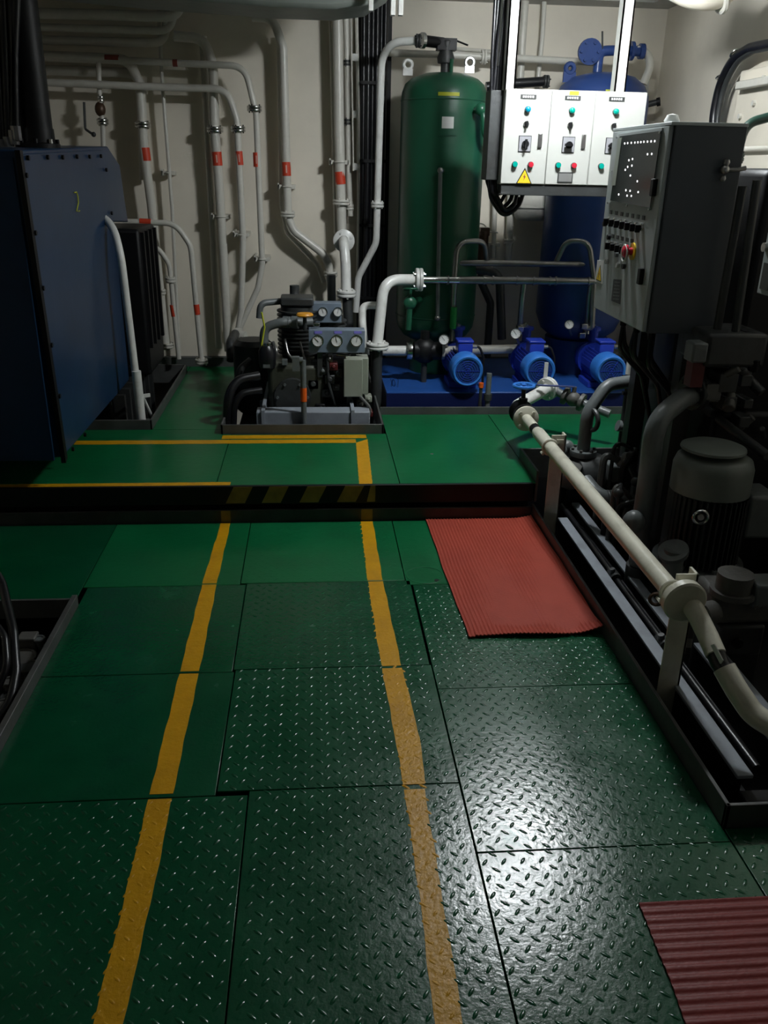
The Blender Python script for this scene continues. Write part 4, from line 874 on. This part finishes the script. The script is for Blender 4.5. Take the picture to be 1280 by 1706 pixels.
MB().lathe([(0, 0), (.02, 0), (.03, .01), (.02, .03), (0, .035)], V(KX+.06, KY0+.15, KZ1+.006), (0, 0, 1), 12).build('lifting_eye', WPIPE, gc)
c = at(1208, 283, Y=KY0-.02); fx = thing('pipe_union', 'small shiny chained union in front of the cabinet side', 'fitting', c)
MB().ball(c, .018, n=10).ball(c+V(-.002, 0, -.03), .012, n=8).ball(c+V(.002, 0, .025), .014, n=8).build('body', STAIN, fx); MB().tube([c, c+V(.05, .0, .002), at(1243, 280, Y=3.24)], .008, n=8).build('chain', STAIN, fx)
# ================================================================== RIGHT WALL THINGS
DGRN = mat('very_dark_green_paint', (.015, .045, .032), .35)
ac = thing('cable_arch', 'dark cables arching up the right wall behind the grey cabinet', 'cables', at(1190, 205, X=2.3))
for k, o in enumerate((0, 6)):
    MB().tube([at(x+o, y+o*.8, X=2.33) for x, y in ((1187, 260), (1190, 190), (1200, 140), (1222, 97), (1250, 80), (1300, 70))], .026 if k == 0 else .015, .25).build('cable', RUBBER if k == 0 else DGREY, ac)
for x, y in ((1203, 129), (1227, 90)):
    c = at(x, y, X=2.33); MB().torus(c, (0, .35, 1) if x < 1210 else (0, 1, 1), .029, .006, n=18, m=6).build('tie', CHROME, ac)
wl = thing('wall_box', 'cream painted raised wall plate with bolts behind the arching cables', 'panel', V(2.38, 5.0, 1.2))
MB().box((2.35, 3.9, 1.1), (WXR, 5.02, 2.12)).build('plate', WALL, wl, bevel=.01)
for x, y in ((1258, 172), (1235, 194), (1275, 130)): c = at(x, y, X=2.35); MB().cyl(c, c+V(-.015, 0, 0), .014, n=8).build('bolt', PIPE, wl)
MB().box((2.30, 4.0, 2.02), (2.35, 4.95, 2.06)).build('ledge', PIPE, wl, bevel=.005)
wpipe('dark green pipe hooping over at the right edge', [(1222, 330, 4.0), (1230, 250, 4.0), (1243, 206, 4.0), (1300, 190, 4.0)], 4.0, .021, .12, m=DGRN, flanges=[(1229, 262, .03, (0, 0, 1), 4.0, DGRN)])
wpipe('horizontal pale pipe passing behind the green hoop at right', [(1200, 253, 4.2), (1300, 250, 4.2)], 4.2, .020, 0)
el = thing('insulated_elbow', 'pale lagged elbow pipe under the ceiling at top right', 'pipe', at(1190, 10, Y=4.6))
c = at(1190, -8, Y=4.6)
MB().tube([at(1110, -30, Y=4.7), at(1160, -5, Y=4.6), c+V(.05, 0, .0), c+V(.18, 0, .25)], .062, .15, n=18).build('lagging', WALL, el); MB().torus(c+V(.03, 0, -.0), (1, 0, .4), .07, .016, n=24).build('collar', PIPE, el)
# big dark machine that fills the right side
dm = thing('purifier_frame', 'large dark machine frame filling the right side behind the motor', 'machine', V(2.0, 3.9, -.3))
MB().box((1.74, 3.35, -.3), (2.34, 3.95, 1.62)).build('body', BLACK, dm, bevel=.03)
MB().box((1.62, 3.66, -.3), (1.74, 4.05, .98)).build('side_body', BLACK, dm, bevel=.03)
for (x0, y0, x1, y1, Y) in ((1238, 310, 1186, 600, 3.2), (1262, 300, 1225, 560, 3.15), (1215, 430, 1192, 560, 3.3)):
    MB().tube([at(x0, y0, Y=Y), at(x1, y1, Y=Y)], .016).build('column', DGREY, dm)
a = at(1183, 556, Y=3.1); MB().box(a+V(0, 0, -.13), a+V(.24, .25, 0)).build('gear_case', DGREY, dm, bevel=.015)
a = at(1157, 572, Y=3.05); MB().box(a+V(0, 0, -.075), a+V(.06, .08, 0)).build('terminal_box', GREYP, dm, bevel=.008)
a = at(1168, 605, Y=3.1); MB().box(a+V(-.02, .02, -.1), a+V(.03, .08, 0)).build('red_bracket', REDP, dm)
for k in range(26):
    a = at(random.uniform(1180, 1280), random.uniform(560, 720), Y=random.uniform(3.1, 3.25)); s = random.uniform(.015, .04)
    mb = MB(); (mb.cyl(a, a+V(random.uniform(-.05, .05), random.uniform(0, .08), random.uniform(-.08, .08)), s*.7, n=12) if k % 2 else mb.box(a-V(s, 0, s), a+V(s, .1, s)))
    mb.build('fitting', random.choice((DGREY, BLACK, DGREY, CASTG)), dm, bevel=.004)
MB().box((1.62, 3.2, -.3), (1.95, 3.6, .70)).build('pedestal', BLACK, dm, bevel=.02)
MB().tube([at(1120, 640, Y=3.5), at(1200, 700, Y=3.2), at(1280, 760, Y=2.9)], .018).build('sloping_pipe', DGREY, dm)
# second grey cabinet cut by the frame
g2 = thing('control_cabinet', 'pale grey cabinet corner cut off by the right edge', 'cabinet', at(1285, 490, X=1.45))
J = lambda x, y: at(x, y, X=1.42)
a, b = J(1258, 495), J(1300, 500); mb = MB(); zt, zb = J(1283, 370).z, J(1258, 490).z
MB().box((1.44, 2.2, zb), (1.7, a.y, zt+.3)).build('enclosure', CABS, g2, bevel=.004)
d2 = MB().box((1.42, 2.22, zb+.005), (1.44, a.y-.006, zt+.295)).build('door', CABG, g2, bevel=.003)
c = J(1278, 412); MB().lathe([(0, 0), (.014, 0), (.014, .012), (0, .012)], c, (-1, 0, 0), 14).build('push_button', CHROME, d2)
c = J(1277, 455); MB().box(c+V(-.003, -.03, -.05), c+V(0, .02, .03)).build('dark_window', MIMIC, d2)
MB().box((1.5, 2.3, zt+.3), (1.62, 2.42, CZ)).build('hanger', CABS, g2)
# ================================================================== FOREGROUND PIPE ON POSTS
hp = thing('pipe', 'long ivory pipe on two posts running along the pit towards the camera', 'pipe', V(1.1, 3.0, .4))
PX = 1.095
p0 = at(876, 694, X=PX); p1 = at(1120, 985, X=PX)
zc = .398; p0.z = zc+.005; p1.z = zc
MB().tube([V(PX, p0.y, zc), V(PX, 3.985, zc)], .028, n=20).build('pipe_run', RAIL, hp, label='short stub with black joint')
MB().cyl(V(PX, 3.985, zc), V(PX, 3.93, zc), .024, n=16).build('black_joint', BLACK, hp)
MB().lathe([(0, 0), (.026, 0), (.031, .03), (.031, 3.93-2.23), (0, 3.93-2.23)], V(PX, 3.93, zc), (0, -1, 0), 24).build('pipe_run', RAIL, hp)
# big near flange
nf = V(PX+.01, 2.185, zc+.005)
f1 = MB().lathe([(0, 0), (.028, 0), (.045, .012), (.060, .02), (.066, .024), (.068, .05), (.062, .056), (0, .056)], nf+V(0, .03, 0), (.05, -1, -.08), 32).build('flange', RAIL, hp)
f0 = MB().lathe([(0, 0), (.060, 0), (.066, .005), (.066, .02), (.060, .025), (0, .025)], V(PX, p0.y+.00, zc), (0, -1, 0), 28).build('flange', RAIL, hp)
for k in range(4):
    a = PI/4+k*PI/2; cc = V(PX+.048*math.cos(a), p0.y-.025, zc+.048*math.sin(a)); MB().cyl(cc, cc+V(0, -.01, 0), .009, n=6).build('bolt', RAIL, f0)
# continuing run after the flange
q = [nf+V(.02, -.02, -.005), at(1163, 1030, X=1.16), at(1190, 1082, X=1.20)]
MB().tube([nf+V(.022, .02, -.012), at(1160, 1020, X=1.135), at(1180, 1060, X=1.15), at(1193, 1090, X=1.155)], .030, .08, n=18).build('pipe_run', RAIL, hp, label='bent run after the round flange')
MB().tube([at(1190, 1082, X=1.155), at(1200, 1106, X=1.165), at(1212, 1124, X=1.172)], .027, n=16).build('tape_wrap', RUBBER, hp)
c = at(1187, 1092, X=1.14); MB().prism([at(1184, 1075, X=1.125), at(1190, 1073, X=1.125), at(1204, 1100, X=1.14), at(1200, 1106, X=1.14)], (.004, 0, 0)).build('sticker', DIAL, hp)
MB().tube([at(1207, 1113, X=1.17), at(1228, 1150, X=1.19), at(1255, 1190, X=1.22), at(1320, 1230, X=1.29)], .033, .1, n=18).build('pipe_run', RAIL, hp, label='thicker end bending away to the right edge')
# posts
def rail_post(y, zt, lab, x=1.145):
    r = thing('pipe_post', lab, 'post', V(x, y, -.1))
    mb = MB().box((x-.035, y-.004, -.10), (x+.035, y+.004, zt)).box((x+.027, y-.004, -.10), (x+.035, y+.05, zt)).build('angle_upright', RAIL, r, bevel=.001)
    mb = MB()
    mb.torus(V(PX, y-.008, zc), (0, 1, 0), .036, .006, n=24, m=8)
    mb.box((PX+.028, y-.014, zc-.008+.03), (x+.02, y-.002, zc+.03+.008)); mb.build('strap', RAIL, r)
    for s in (-1, 1): MB().cyl(V(PX+.035*s, y-.02, zc-.03), V(PX+.035*s, y+.012, zc-.03), .006, n=6).build('nut', RAIL, r)
    MB().box((x-.045, y-.05, -.3), (x+.05, y+.06, -.10)).build('foot', COAM, r)
    return r
rail_post(3.69, .455, 'ivory angle post holding the long pipe, further of two near the step', 1.135)
rail_post(2.245, .455, 'ivory angle post beneath the big round flange, nearer of two', 1.14)
MB().torus(V(1.06, 2.26, .36), (.3, 1, 0), .02, .006, n=12, m=6).build('rusty_ring', BROWN, bpy.data.objects['pipe_post.001'])
# far end: valve, blue wheel, elbow across
hv = thing('handwheel_valve', 'black valve with blue handwheel at the far end of the long pipe', 'valve', V(PX, p0.y+.08, .3))
vc = V(PX-.0, p0.y+.075, zc+.005)
MB().lathe([(0, 0), (.062, 0), (.064, .02), (.04, .035), (.045, .06), (.04, .085), (.064, .10), (.062, .12), (0, .12)], vc+V(0, -.07, 0), (0, 1, 0), 28).build('valve_body', BLACK, hv)
MB().cyl(vc+V(0, 0, .03), vc+V(0, .01, .13), .012, n=10).cyl(vc+V(0, 0, .02), vc+V(0, .003, .08), .024, n=12).build('bonnet', BLACK, hv)
hw = vc+V(0, .012, .145)
mb = MB().torus(hw, (0, .0, 1), .052, .009, n=32, m=8)
for k in range(5): mb.beam(hw, hw+V(.05*math.cos(k*PI*.4), .05*math.sin(k*PI*.4), 0), .009, .006)
mb.cyl(hw-V(0, 0, .012), hw+V(0, 0, .008), .014, n=12); mb.build('hand_wheel', BLUEC, hv)
ep = thing('pipe', 'short white pipe leading from the handwheel valve right towards the pit', 'pipe', vc)
fe = at(938, 655, X=1.34)
e1_ = V(PX, vc.y+.13, zc+.01); e2_ = V(1.32, e1_.y+.22, zc+.05)
MB().tube([vc+V(0, .04, 0), e1_, e2_], .033, .05, n=18).build('pipe_run', WPIPE, ep)
flange(ep, e2_, (e2_-e1_), .066, m=WPIPE, t=.016)
MB().beam(e2_+V(-.02, -.0, .04), e2_+V(-.02, 0, .15), .022, .006).build('bracket', WPIPE, ep)
gp = thing('ball_valve', 'grey ball valve with blue lever joined to the white pipe flange', 'valve', e2_)
dd = (V(1.62, 4.38, .36)-e2_); 
MB().tube([e2_+V(.02, 0, 0), e2_+dd*.3, e2_+dd*1.0], .024, n=14).build('pipe_run', GREYP, gp)
m_ = e2_+dd*.42; MB().ball(m_, .042, n=14).lathe([(0, 0), (.05, 0), (.05, .02), (0, .02)], m_-dd.normalized()*.06, dd, 16).lathe([(0, 0), (.05, 0), (.05, .02), (0, .02)], m_+dd.normalized()*.04, dd, 16).cyl(m_, m_+V(0, 0, .07), .012).build('valve_body', CASTG, gp)
MB().beam(m_+V(0, 0, .07), m_+V(-.22, -.02, .085), .022, .006).build('lever', mat('slate_blue_lever', (.06, .08, .20), .4), gp)
# ================================================================== PUMP SKID in the pit
sk = thing('skid_frame', 'pale grey channel beams of the pump skid lying along the pit', 'frame', V(1.25, 2.8, -.3))
zb = .05
for x0, x1, y0, y1 in ((1.160, 1.207, 1.80, 3.66), (1.284, 1.322, 2.55, 3.86), (1.335, 1.42, 1.80, 2.50)):
    MB().box((x0, y0, zb-.012), (x1, y1, zb)).build('top_flange', BEAMG, sk, bevel=.002)
    MB().box((x0+.005, y0, -.3), (x0+.015, y1, zb-.012)).build('web', BLACK, sk)
MB().box((1.17, 1.74, -.3), (2.2, 1.80, .0)).build('end_beam', BLACK, sk, bevel=.004)
MB().box((1.09, 1.69, -.3), (WXR, 4.14, -.201)).build('pit_plate', VOID, fl)
hr = thing('hose', 'black rod with clamped joints lying between the grey beams', 'hose', V(1.25, 2.8, .04))
MB().tube([V(1.236, 3.85, .035), V(1.236, 3.0, .035), V(1.238, 2.2, .035), V(1.245, 1.85, .03)], .014, n=12).build('rod', RUBBER, hr)
for y in (3.05, 2.52): MB().cyl(V(1.232, y-.03, .04), V(1.232, y+.03, .04), .024, n=12).cyl(V(1.225, y, .055), V(1.22, y, .075), .012, n=8).build('joint', DGREY, hr)
MB().tube([V(1.262, 3.6, .02), V(1.264, 2.7, .02), V(1.27, 1.9, .01)], .008, n=8).build('thin_line', RUBBER, hr)
for y in (3.4, 2.1): MB().box((1.226, y-.02, -.2), (1.268, y+.02, .02)).build('rest', BLACK, hr)
# far pump with grey riser
fp = thing('centrifugal_pump', 'dark cast pump at the far end of the pit under a grey riser', 'pump', V(1.45, 3.85, -.2))
c = at(972, 752, Y=3.95)
MB().lathe([(0, 0), (.065, 0), (.068, .015), (.065, .028), (0, .028)], c+V(0, 0, -.02), (0, 0, 1), 24).build('top_flange', GREYP, fp)
for k in range(6): a = k*PI/3; MB().cyl(c+V(.055*math.cos(a), .055*math.sin(a), 0), c+V(.055*math.cos(a), .055*math.sin(a), .02), .008, n=6).build('bolt', CASTG, fp)
MB().lathe([(0, -.10), (.08, -.10), (.12, -.07), (.13, 0), (.12, .07), (.08, .10), (0, .10)], c+V(.03, 0, -.14), (1, .2, 0), 28).build('volute', DGREY, fp)
MB().cyl(c+V(0, 0, -.12), c+V(0, 0, 0), .045, n=18).build('neck', DGREY, fp)
MB().box((c.x-.1, c.y-.1, -.20), (c.x+.16, c.y+.12, c.z-.16)).build('pump_foot', BLACK, fp, bevel=.01)
MB().lathe([(0, 0), (.06, 0), (.07, .02), (.07, .10), (.05, .13), (0, .14)], c+V(-.05, -.12, -.10), (-.9, .5, .2), 20).build('strainer', CASTG, fp)
MB().lathe([(0, 0), (.05, 0), (.05, .02), (0, .02)], c+V(-.10, -.06, -.06), (-.9, .5, .2), 20).build('strainer_flange', GREYP, fp)
MB().ball(c+V(-.11, .04, -.01), .04).ball(c+V(-.06, .08, .0), .035).build('valve_cap', GREYP, fp)
MB().torus(c+V(.02, -.02, .17), (1, .3, 0), .05, .012, n=20).build('lifting_ring', DGREY, fp)
MB().lathe([(0, 0), (.07, 0), (.09, .03), (.09, .2), (.06, .22), (0, .22)], c+V(.14, -.08, -.20), (1, -.2, .0), 24).build('motor', DGREY, fp)
MB().box(c+V(.10, -.14, -.12), c+V(.22, -.04, -.03)).build('terminal_box', GREYP, fp, bevel=.01)
grp = thing('pipe', 'grey riser pipe elbowing right above the far pump', 'pipe', c)
MB().tube([c+V(0, 0, .008), c+V(.0, .0, .20), c+V(.10, .05, .33), c+V(.45, .15, .35)], .032, .10, n=18).build('pipe_run', GREYP, grp)
# horizontal lower elbow
le = thing('pipe', 'grey elbow pipe low in the pit below the far pump', 'pipe', V(1.4, 3.5, .05))
MB().tube([at(975, 800, Y=3.60), at(998, 828, Y=3.5), at(1070, 838, Y=3.5)], .034, .12, n=18).build('pipe_run', GREYP, le)
flange(le, at(1015, 834, Y=3.5), (1, 0, 0), .05, m=DGREY)
MB().box((at(1030, 836, Y=3.5).x-.02, 3.48, -.2), (at(1030, 836, Y=3.5).x+.02, 3.52, .06)).build('rest', BLACK, le)
# large grey riser
br = thing('pipe', 'large dark grey pipe bending over towards the right machine', 'pipe', at(1068, 880, Y=3.05))
MB().tube([at(1180, 655, Y=3.25), at(1140, 662, Y=3.15), at(1092, 700, Y=3.05), at(1080, 800, Y=3.05), at(1066, 900, Y=3.05), at(1064, 960, Y=3.05)], .040, .14, n=22).build('pipe_run', GREYP, br)
flange(br, at(1158, 652, Y=3.2), (1, .4, .05), .075, m=DGREY, t=.02, bolts=6)
c = at(1056, 870, Y=3.0); MB().ball(c, .045, sz=1.1).build('bulb', GREYP, br)
MB().cyl(at(1064, 940, Y=3.05)+V(0, 0, -.0), V(at(1064, 960, Y=3.05).x, 3.05, -.2), .05, n=18).build('foot', DGREY, br)
# vertical stand pipes near the cabinet leg
sp2 = thing('pipe', 'upright grey pipe with white fittings left of the dark machine', 'pipe', at(1052, 740, Y=4.2))
a = at(1066, 600, Y=4.2); b = at(1045, 745, Y=4.2); MB().tube([V(a.x, 4.2, .85), V(a.x, 4.2, -.3)], .026, n=14).build('pipe_run', GREYP, sp2)
for y, m in ((612, WPIPE), (636, BLUEM), (675, WPIPE)):
    c = at(1049, y, Y=4.18); MB().cyl(c+V(0, 0, -.035), c+V(0, 0, .035), .017, n=10).build('fitting', m, sp2)
c = at(1049, 612, Y=4.18); MB().cyl(V(c.x, 4.18, .1), V(c.x, 4.18, .80), .011, n=8).build('conduit', DGREY, sp2)
for y in (628, 655): c = at(1050, y, Y=4.17); MB().box(c+V(-.04, -.01, -.008), c+V(.09, .01, .008)).build('strap', BLACK, sp2)
c = at(1042, 716, Y=4.15); MB().cyl(c+V(-.03, 0, .02), c+V(.05, 0, -.02), .02, n=10).cyl(c+V(-.03, 0, .02), c+V(-.045, 0, .024), .03, n=10).build('nozzle', GREYP, sp2)
# vertical fan-cowled motor
vm = thing('electric_motor', 'upright finned electric motor with grey disc cowl on the near pump', 'motor', V(1.54, 2.95, .0))
mx, my = 1.535, 2.97
MB().lathe([(0, 0), (.118, 0), (.122, .004), (.120, .012), (.10, .020), (0, .024)], V(mx-.012, my, .618), (0, 0, 1), 40).build('rain_hood', CAP, vm)
MB().lathe([(0, 0), (.150, 0), (.150, .10), (.14, .13), (.115, .145), (0, .145)], V(mx, my, .455), (0, 0, 1), 40).build('fan_cowl', CAP, vm)
mb = MB().lathe([(0, 0), (.130, 0), (.130, .30), (0, .30)], V(mx, my, .16), (0, 0, 1), 40)
for k in range(40):
    a = 2*PI*k/40; d = V(math.cos(a), math.sin(a), 0); mb.beam(V(mx, my, .17)+d*.142, V(mx, my, .45)+d*.142, .004, .030)
mb.build('finned_body', DGREY, vm)
c = at(1168, 862, Y=my-.19); ey = MB().torus(c, (.2, 1, .1), .026, .006, n=20).cyl(c+V(0, .0, 0), c+V(.02, .05, 0), .012); ey.build('eye_bolt', CHROME, vm)
MB().box((mx+.12, my-.10, .28), (mx+.24, my+.06, .46)).build('terminal_box', GREYP, vm, bevel=.015)
MB().lathe([(0, 0), (.17, 0), (.175, .01), (.175, .03), (0, .03)], V(mx-.0, my, .13), (0, 0, 1), 36).build('mounting_flange', GREYP, vm)
vp = thing('vertical_pump', 'grey cast pump body under the upright motor', 'pump', V(mx, my, -.2))
MB().lathe([(0, 0), (.16, 0), (.16, .03), (.12, .05), (.11, .20), (.15, .24), (.165, .33), (0, .33)], V(mx, my, -.2), (0, 0, 1), 32).build('pump_body', CASTG, vp)
for k in range(8):
    a = k*PI/4; MB().cyl(V(mx+.155*math.cos(a), my+.155*math.sin(a), .128), V(mx+.155*math.cos(a), my+.155*math.sin(a), .175), .010, n=6).build('bolt', GREYP, vp)
c = at(1100, 912, Y=2.85); MB().lathe([(0, 0), (.055, 0), (.058, .012), (.058, .024), (0, .024)], c+V(.06, 0, -.03), (-.45, -.3, 1), 24).cyl(c+V(.06, 0, -.2), c+V(.06, 0, -.01), .04).build('suction_flange', GREYP, vp)
# nearer small cast pump at the right edge
np2 = thing('gear_pump', 'small pale cast pump low at the right edge before the upright motor', 'pump', V(1.55, 2.5, -.2))
c = at(1235, 985, Y=2.45)
MB().box(c+V(-.10, -.02, -.12), c+V(.14, .14, -.0)).build('gear_case', CASTG, np2, bevel=.02)
MB().cyl(c+V(-.03, 0, .0), c+V(-.03, 0, .07), .06, n=18).lathe([(0, 0), (.075, 0), (.075, .02), (0, .02)], c+V(-.03, .0, -.01), (0, 0, 1), 24).build('upper_housing', CASTG, np2)
MB().box(c+V(.02, -.06, -.04), c+V(.13, .04, .05)).build('cover', GREYP, np2, bevel=.01)
for k in range(4): MB().cyl(c+V(.03+.028*k, -.065, -.03), c+V(.03+.028*k, -.05, -.03), .008, n=6).build('bolt', CASTG, np2)
MB().cyl(c+V(-.1, -.03, -.06), c+V(-.15, -.05, -.06), .04, n=16).build('shaft_cover', CASTG, np2)
MB().box(c+V(-.06, -.03, -.24), c+V(.10, .12, -.12)).box((c.x-.08, c.y, -.2), (c.x+.12, c.y+.12, c.z-.2)).build('pedestal', DGREY, np2, bevel=.01)
MB().cyl(c+V(.0, -.035, -.18), c+V(.0, -.05, -.18), .018, n=12).build('drain_plug', BLACK, np2)
# clutter of small pipes between far pump and riser
cl = thing('pipework', 'tangle of small dark pipes and valves behind the large riser', 'pipes', V(1.55, 3.6, -.2))
for k in range(14):
    x = random.uniform(1025, 1110); y = random.uniform(740, 860); a = at(x, y, Y=random.uniform(3.35, 3.7))
    b = a+V(random.uniform(-.12, .12), random.uniform(-.05, .1), random.uniform(-.16, .12)); c2 = V(b.x, b.y, -.2)
    MB().tube([a, b, c2], random.uniform(.008, .02), .05, n=8).ball(a, random.uniform(.018, .03), n=10).build('small_pipe', random.choice((DGREY, DGREY, CASTG, GREYP, BLACK)), cl)
# ================================================================== MATS
def mat_obj(x0, x1, y0, y1, ribs_along_y, nrib, zf, label, m, skew=(0, 0)):
    mb = MB(); per = 8; nx = nrib*per if ribs_along_y else 36; ny = 36 if ribs_along_y else nrib*per
    vs = []
    for j in range(ny+1):
        for i in range(nx+1):
            u, v = i/nx, j/ny; X = x0+(x1-x0)*u+skew[0]*(1-v)*(1-u); Y = y0+(y1-y0)*v+skew[1]*u
            ph = (i if ribs_along_y else j)/per; q = abs((ph % 1)-.5)*2; rib = .0028*min(1, max(0, (q-.35)/.3))
            e = .006*math.sin(u*7+1)*(1-v)**6 if ribs_along_y else .0
            ee = .0025*math.sin(v*9+.5)+.0015*math.sin(v*21)
            X += ee*(1-2*u)*.8; Y += .004*math.sin(u*8)*(1 if v < .5 else 0)*(1-v)
            vs.append(V(X, Y, .0045+rib+zf(u, v)))
    w_ = nx+1; fs = [(j*w_+i, j*w_+i+1, (j+1)*w_+i+1, (j+1)*w_+i) for j in range(ny) for i in range(nx)]
    n0 = len(vs); ring = [i for i in range(w_)]+[j*w_+nx for j in range(1, ny+1)]+[ny*w_+i for i in range(nx-1, -1, -1)]+[j*w_ for j in range(ny-1, 0, -1)]
    low = [V(vs[i].x, vs[i].y, max(.0022, vs[i].z-.005)) for i in ring]; vs += low
    for k in range(len(ring)):
        k2 = (k+1) % len(ring); fs.append((ring[k2], ring[k], n0+k, n0+k2))
    fs.append(tuple(n0+k for k in reversed(range(len(ring)))))
    mb.add(vs, fs, [True]*(len(fs)-1)+[False])
    return mb.build('floor_mat', m, label=label, cat='mat')
def curl(u, v):
    z = .022*max(0, (u-.80)/.2)**2*(1-.3*v)           # right edge riding up towards the coaming
    z += .012*math.exp(-((v)/.06)**2)*(.45+.55*math.sin(u*5.2-.6)**2)*(1 if u > .05 else .3)  # lifted front edge
    z += .004*math.exp(-((u-.62)/.12)**2)*(1-v)
    return z+.0015
mat_obj(.532, 1.056, 2.648, 3.762, True, 34, curl, 'ribbed red rubber mat lying beside the step, slightly curled', RUBR, skew=(.02, 0))
mat_obj(.745, 1.36, .78, 1.428, False, 26, lambda u, v: .0015, 'darker red ribbed rubber mat cut off at the lower right corner', RUBR2, skew=(-.02, 0))
# lid disc and hole in the plate beside the mat
cpp = MB().lathe([(.075, .0012), (.078, .0022), (.081, .0012)], V(.455, 3.17, 0), (0, 0, 1), 32).build('inset_cap', DECKG, fl)
MB().cyl(V(.50, 3.12, .0005), V(.50, 3.12, .0012), .011, n=16).build('finger_hole', BLACK, cpp)
c = at(720, 756, Z=UD); MB().lathe([(0, .003), (.006, .002), (.010, 0)], c, (0, 0, 1), 12).build('deck_screw', CHROME, label='tiny shiny screw head on the raised green deck', cat='screw', loc=c)
# ================================================================== LEFT HATCH MACHINERY
hm = thing('bilge_machinery', 'dim valves and castings inside the left floor opening', 'machine', V(-1.2, 2.5, -.3))
MB().box((-1.6, 2.1, -.3), (-1.05, 2.9, -.16)).build('base', BLACK, hm)
c = at(47, 1058, Z=-.02); MB().box(c+V(-.035, -.03, -.25), c+V(.03, .03, 0)).build('square_cap', CASTG, hm, bevel=.005)
for x, y, z, r, m in ((65, 1064, -.03, .018, GREYP), (35, 1095, -.06, .05, CASTG), (50, 1110, -.06, .035, DGREY), (14, 1135, -.05, .022, CASTG), (25, 1160, -.08, .045, DGREY), (66, 1085, -.08, .04, DGREY), (5, 1180, -.07, .05, CASTG)):
    c = at(x, y, Z=z); MB().lathe([(0, 0), (r, 0), (r, -.01), (r*.7, -.03), (r*.8, -.16), (0, -.16)], c, (0, 0, 1), 16).torus(c, (0, 0, 1), r, .005, n=18).build('valve', m, hm)
hb = thing('hose', 'black ribbed hose looping at the left edge over the floor opening', 'hose', V(-1.2, 2.5, .1))
MB().tube([at(-30, 930, Y=2.9), at(2, 965, Y=2.85), at(22, 1050, Y=2.6), at(27, 1120, Y=2.45), at(18, 1170, Y=2.35), at(-20, 1220, Y=2.25)], .016, .15, n=12).build('hose_run', RUBBER, hb)
MB().tube([at(-30, 1010, Y=2.7), at(8, 1060, Y=2.55), at(12, 1110, Y=2.45), at(-5, 1150, Y=2.4)], .012, .1, n=10).build('hose_run', RUBBER, hb)
# paint scribble on the blue tray
for pts_ in ([(651, 631), (653, 636), (652, 644)], [(656, 634), (660, 629), (664, 633), (663, 645)]):
    P = [at(x, y, Z=TZ+.001) for x, y in pts_]; MB().tube(P, .003, n=6).build('painted_mark', BLUEG, tr)
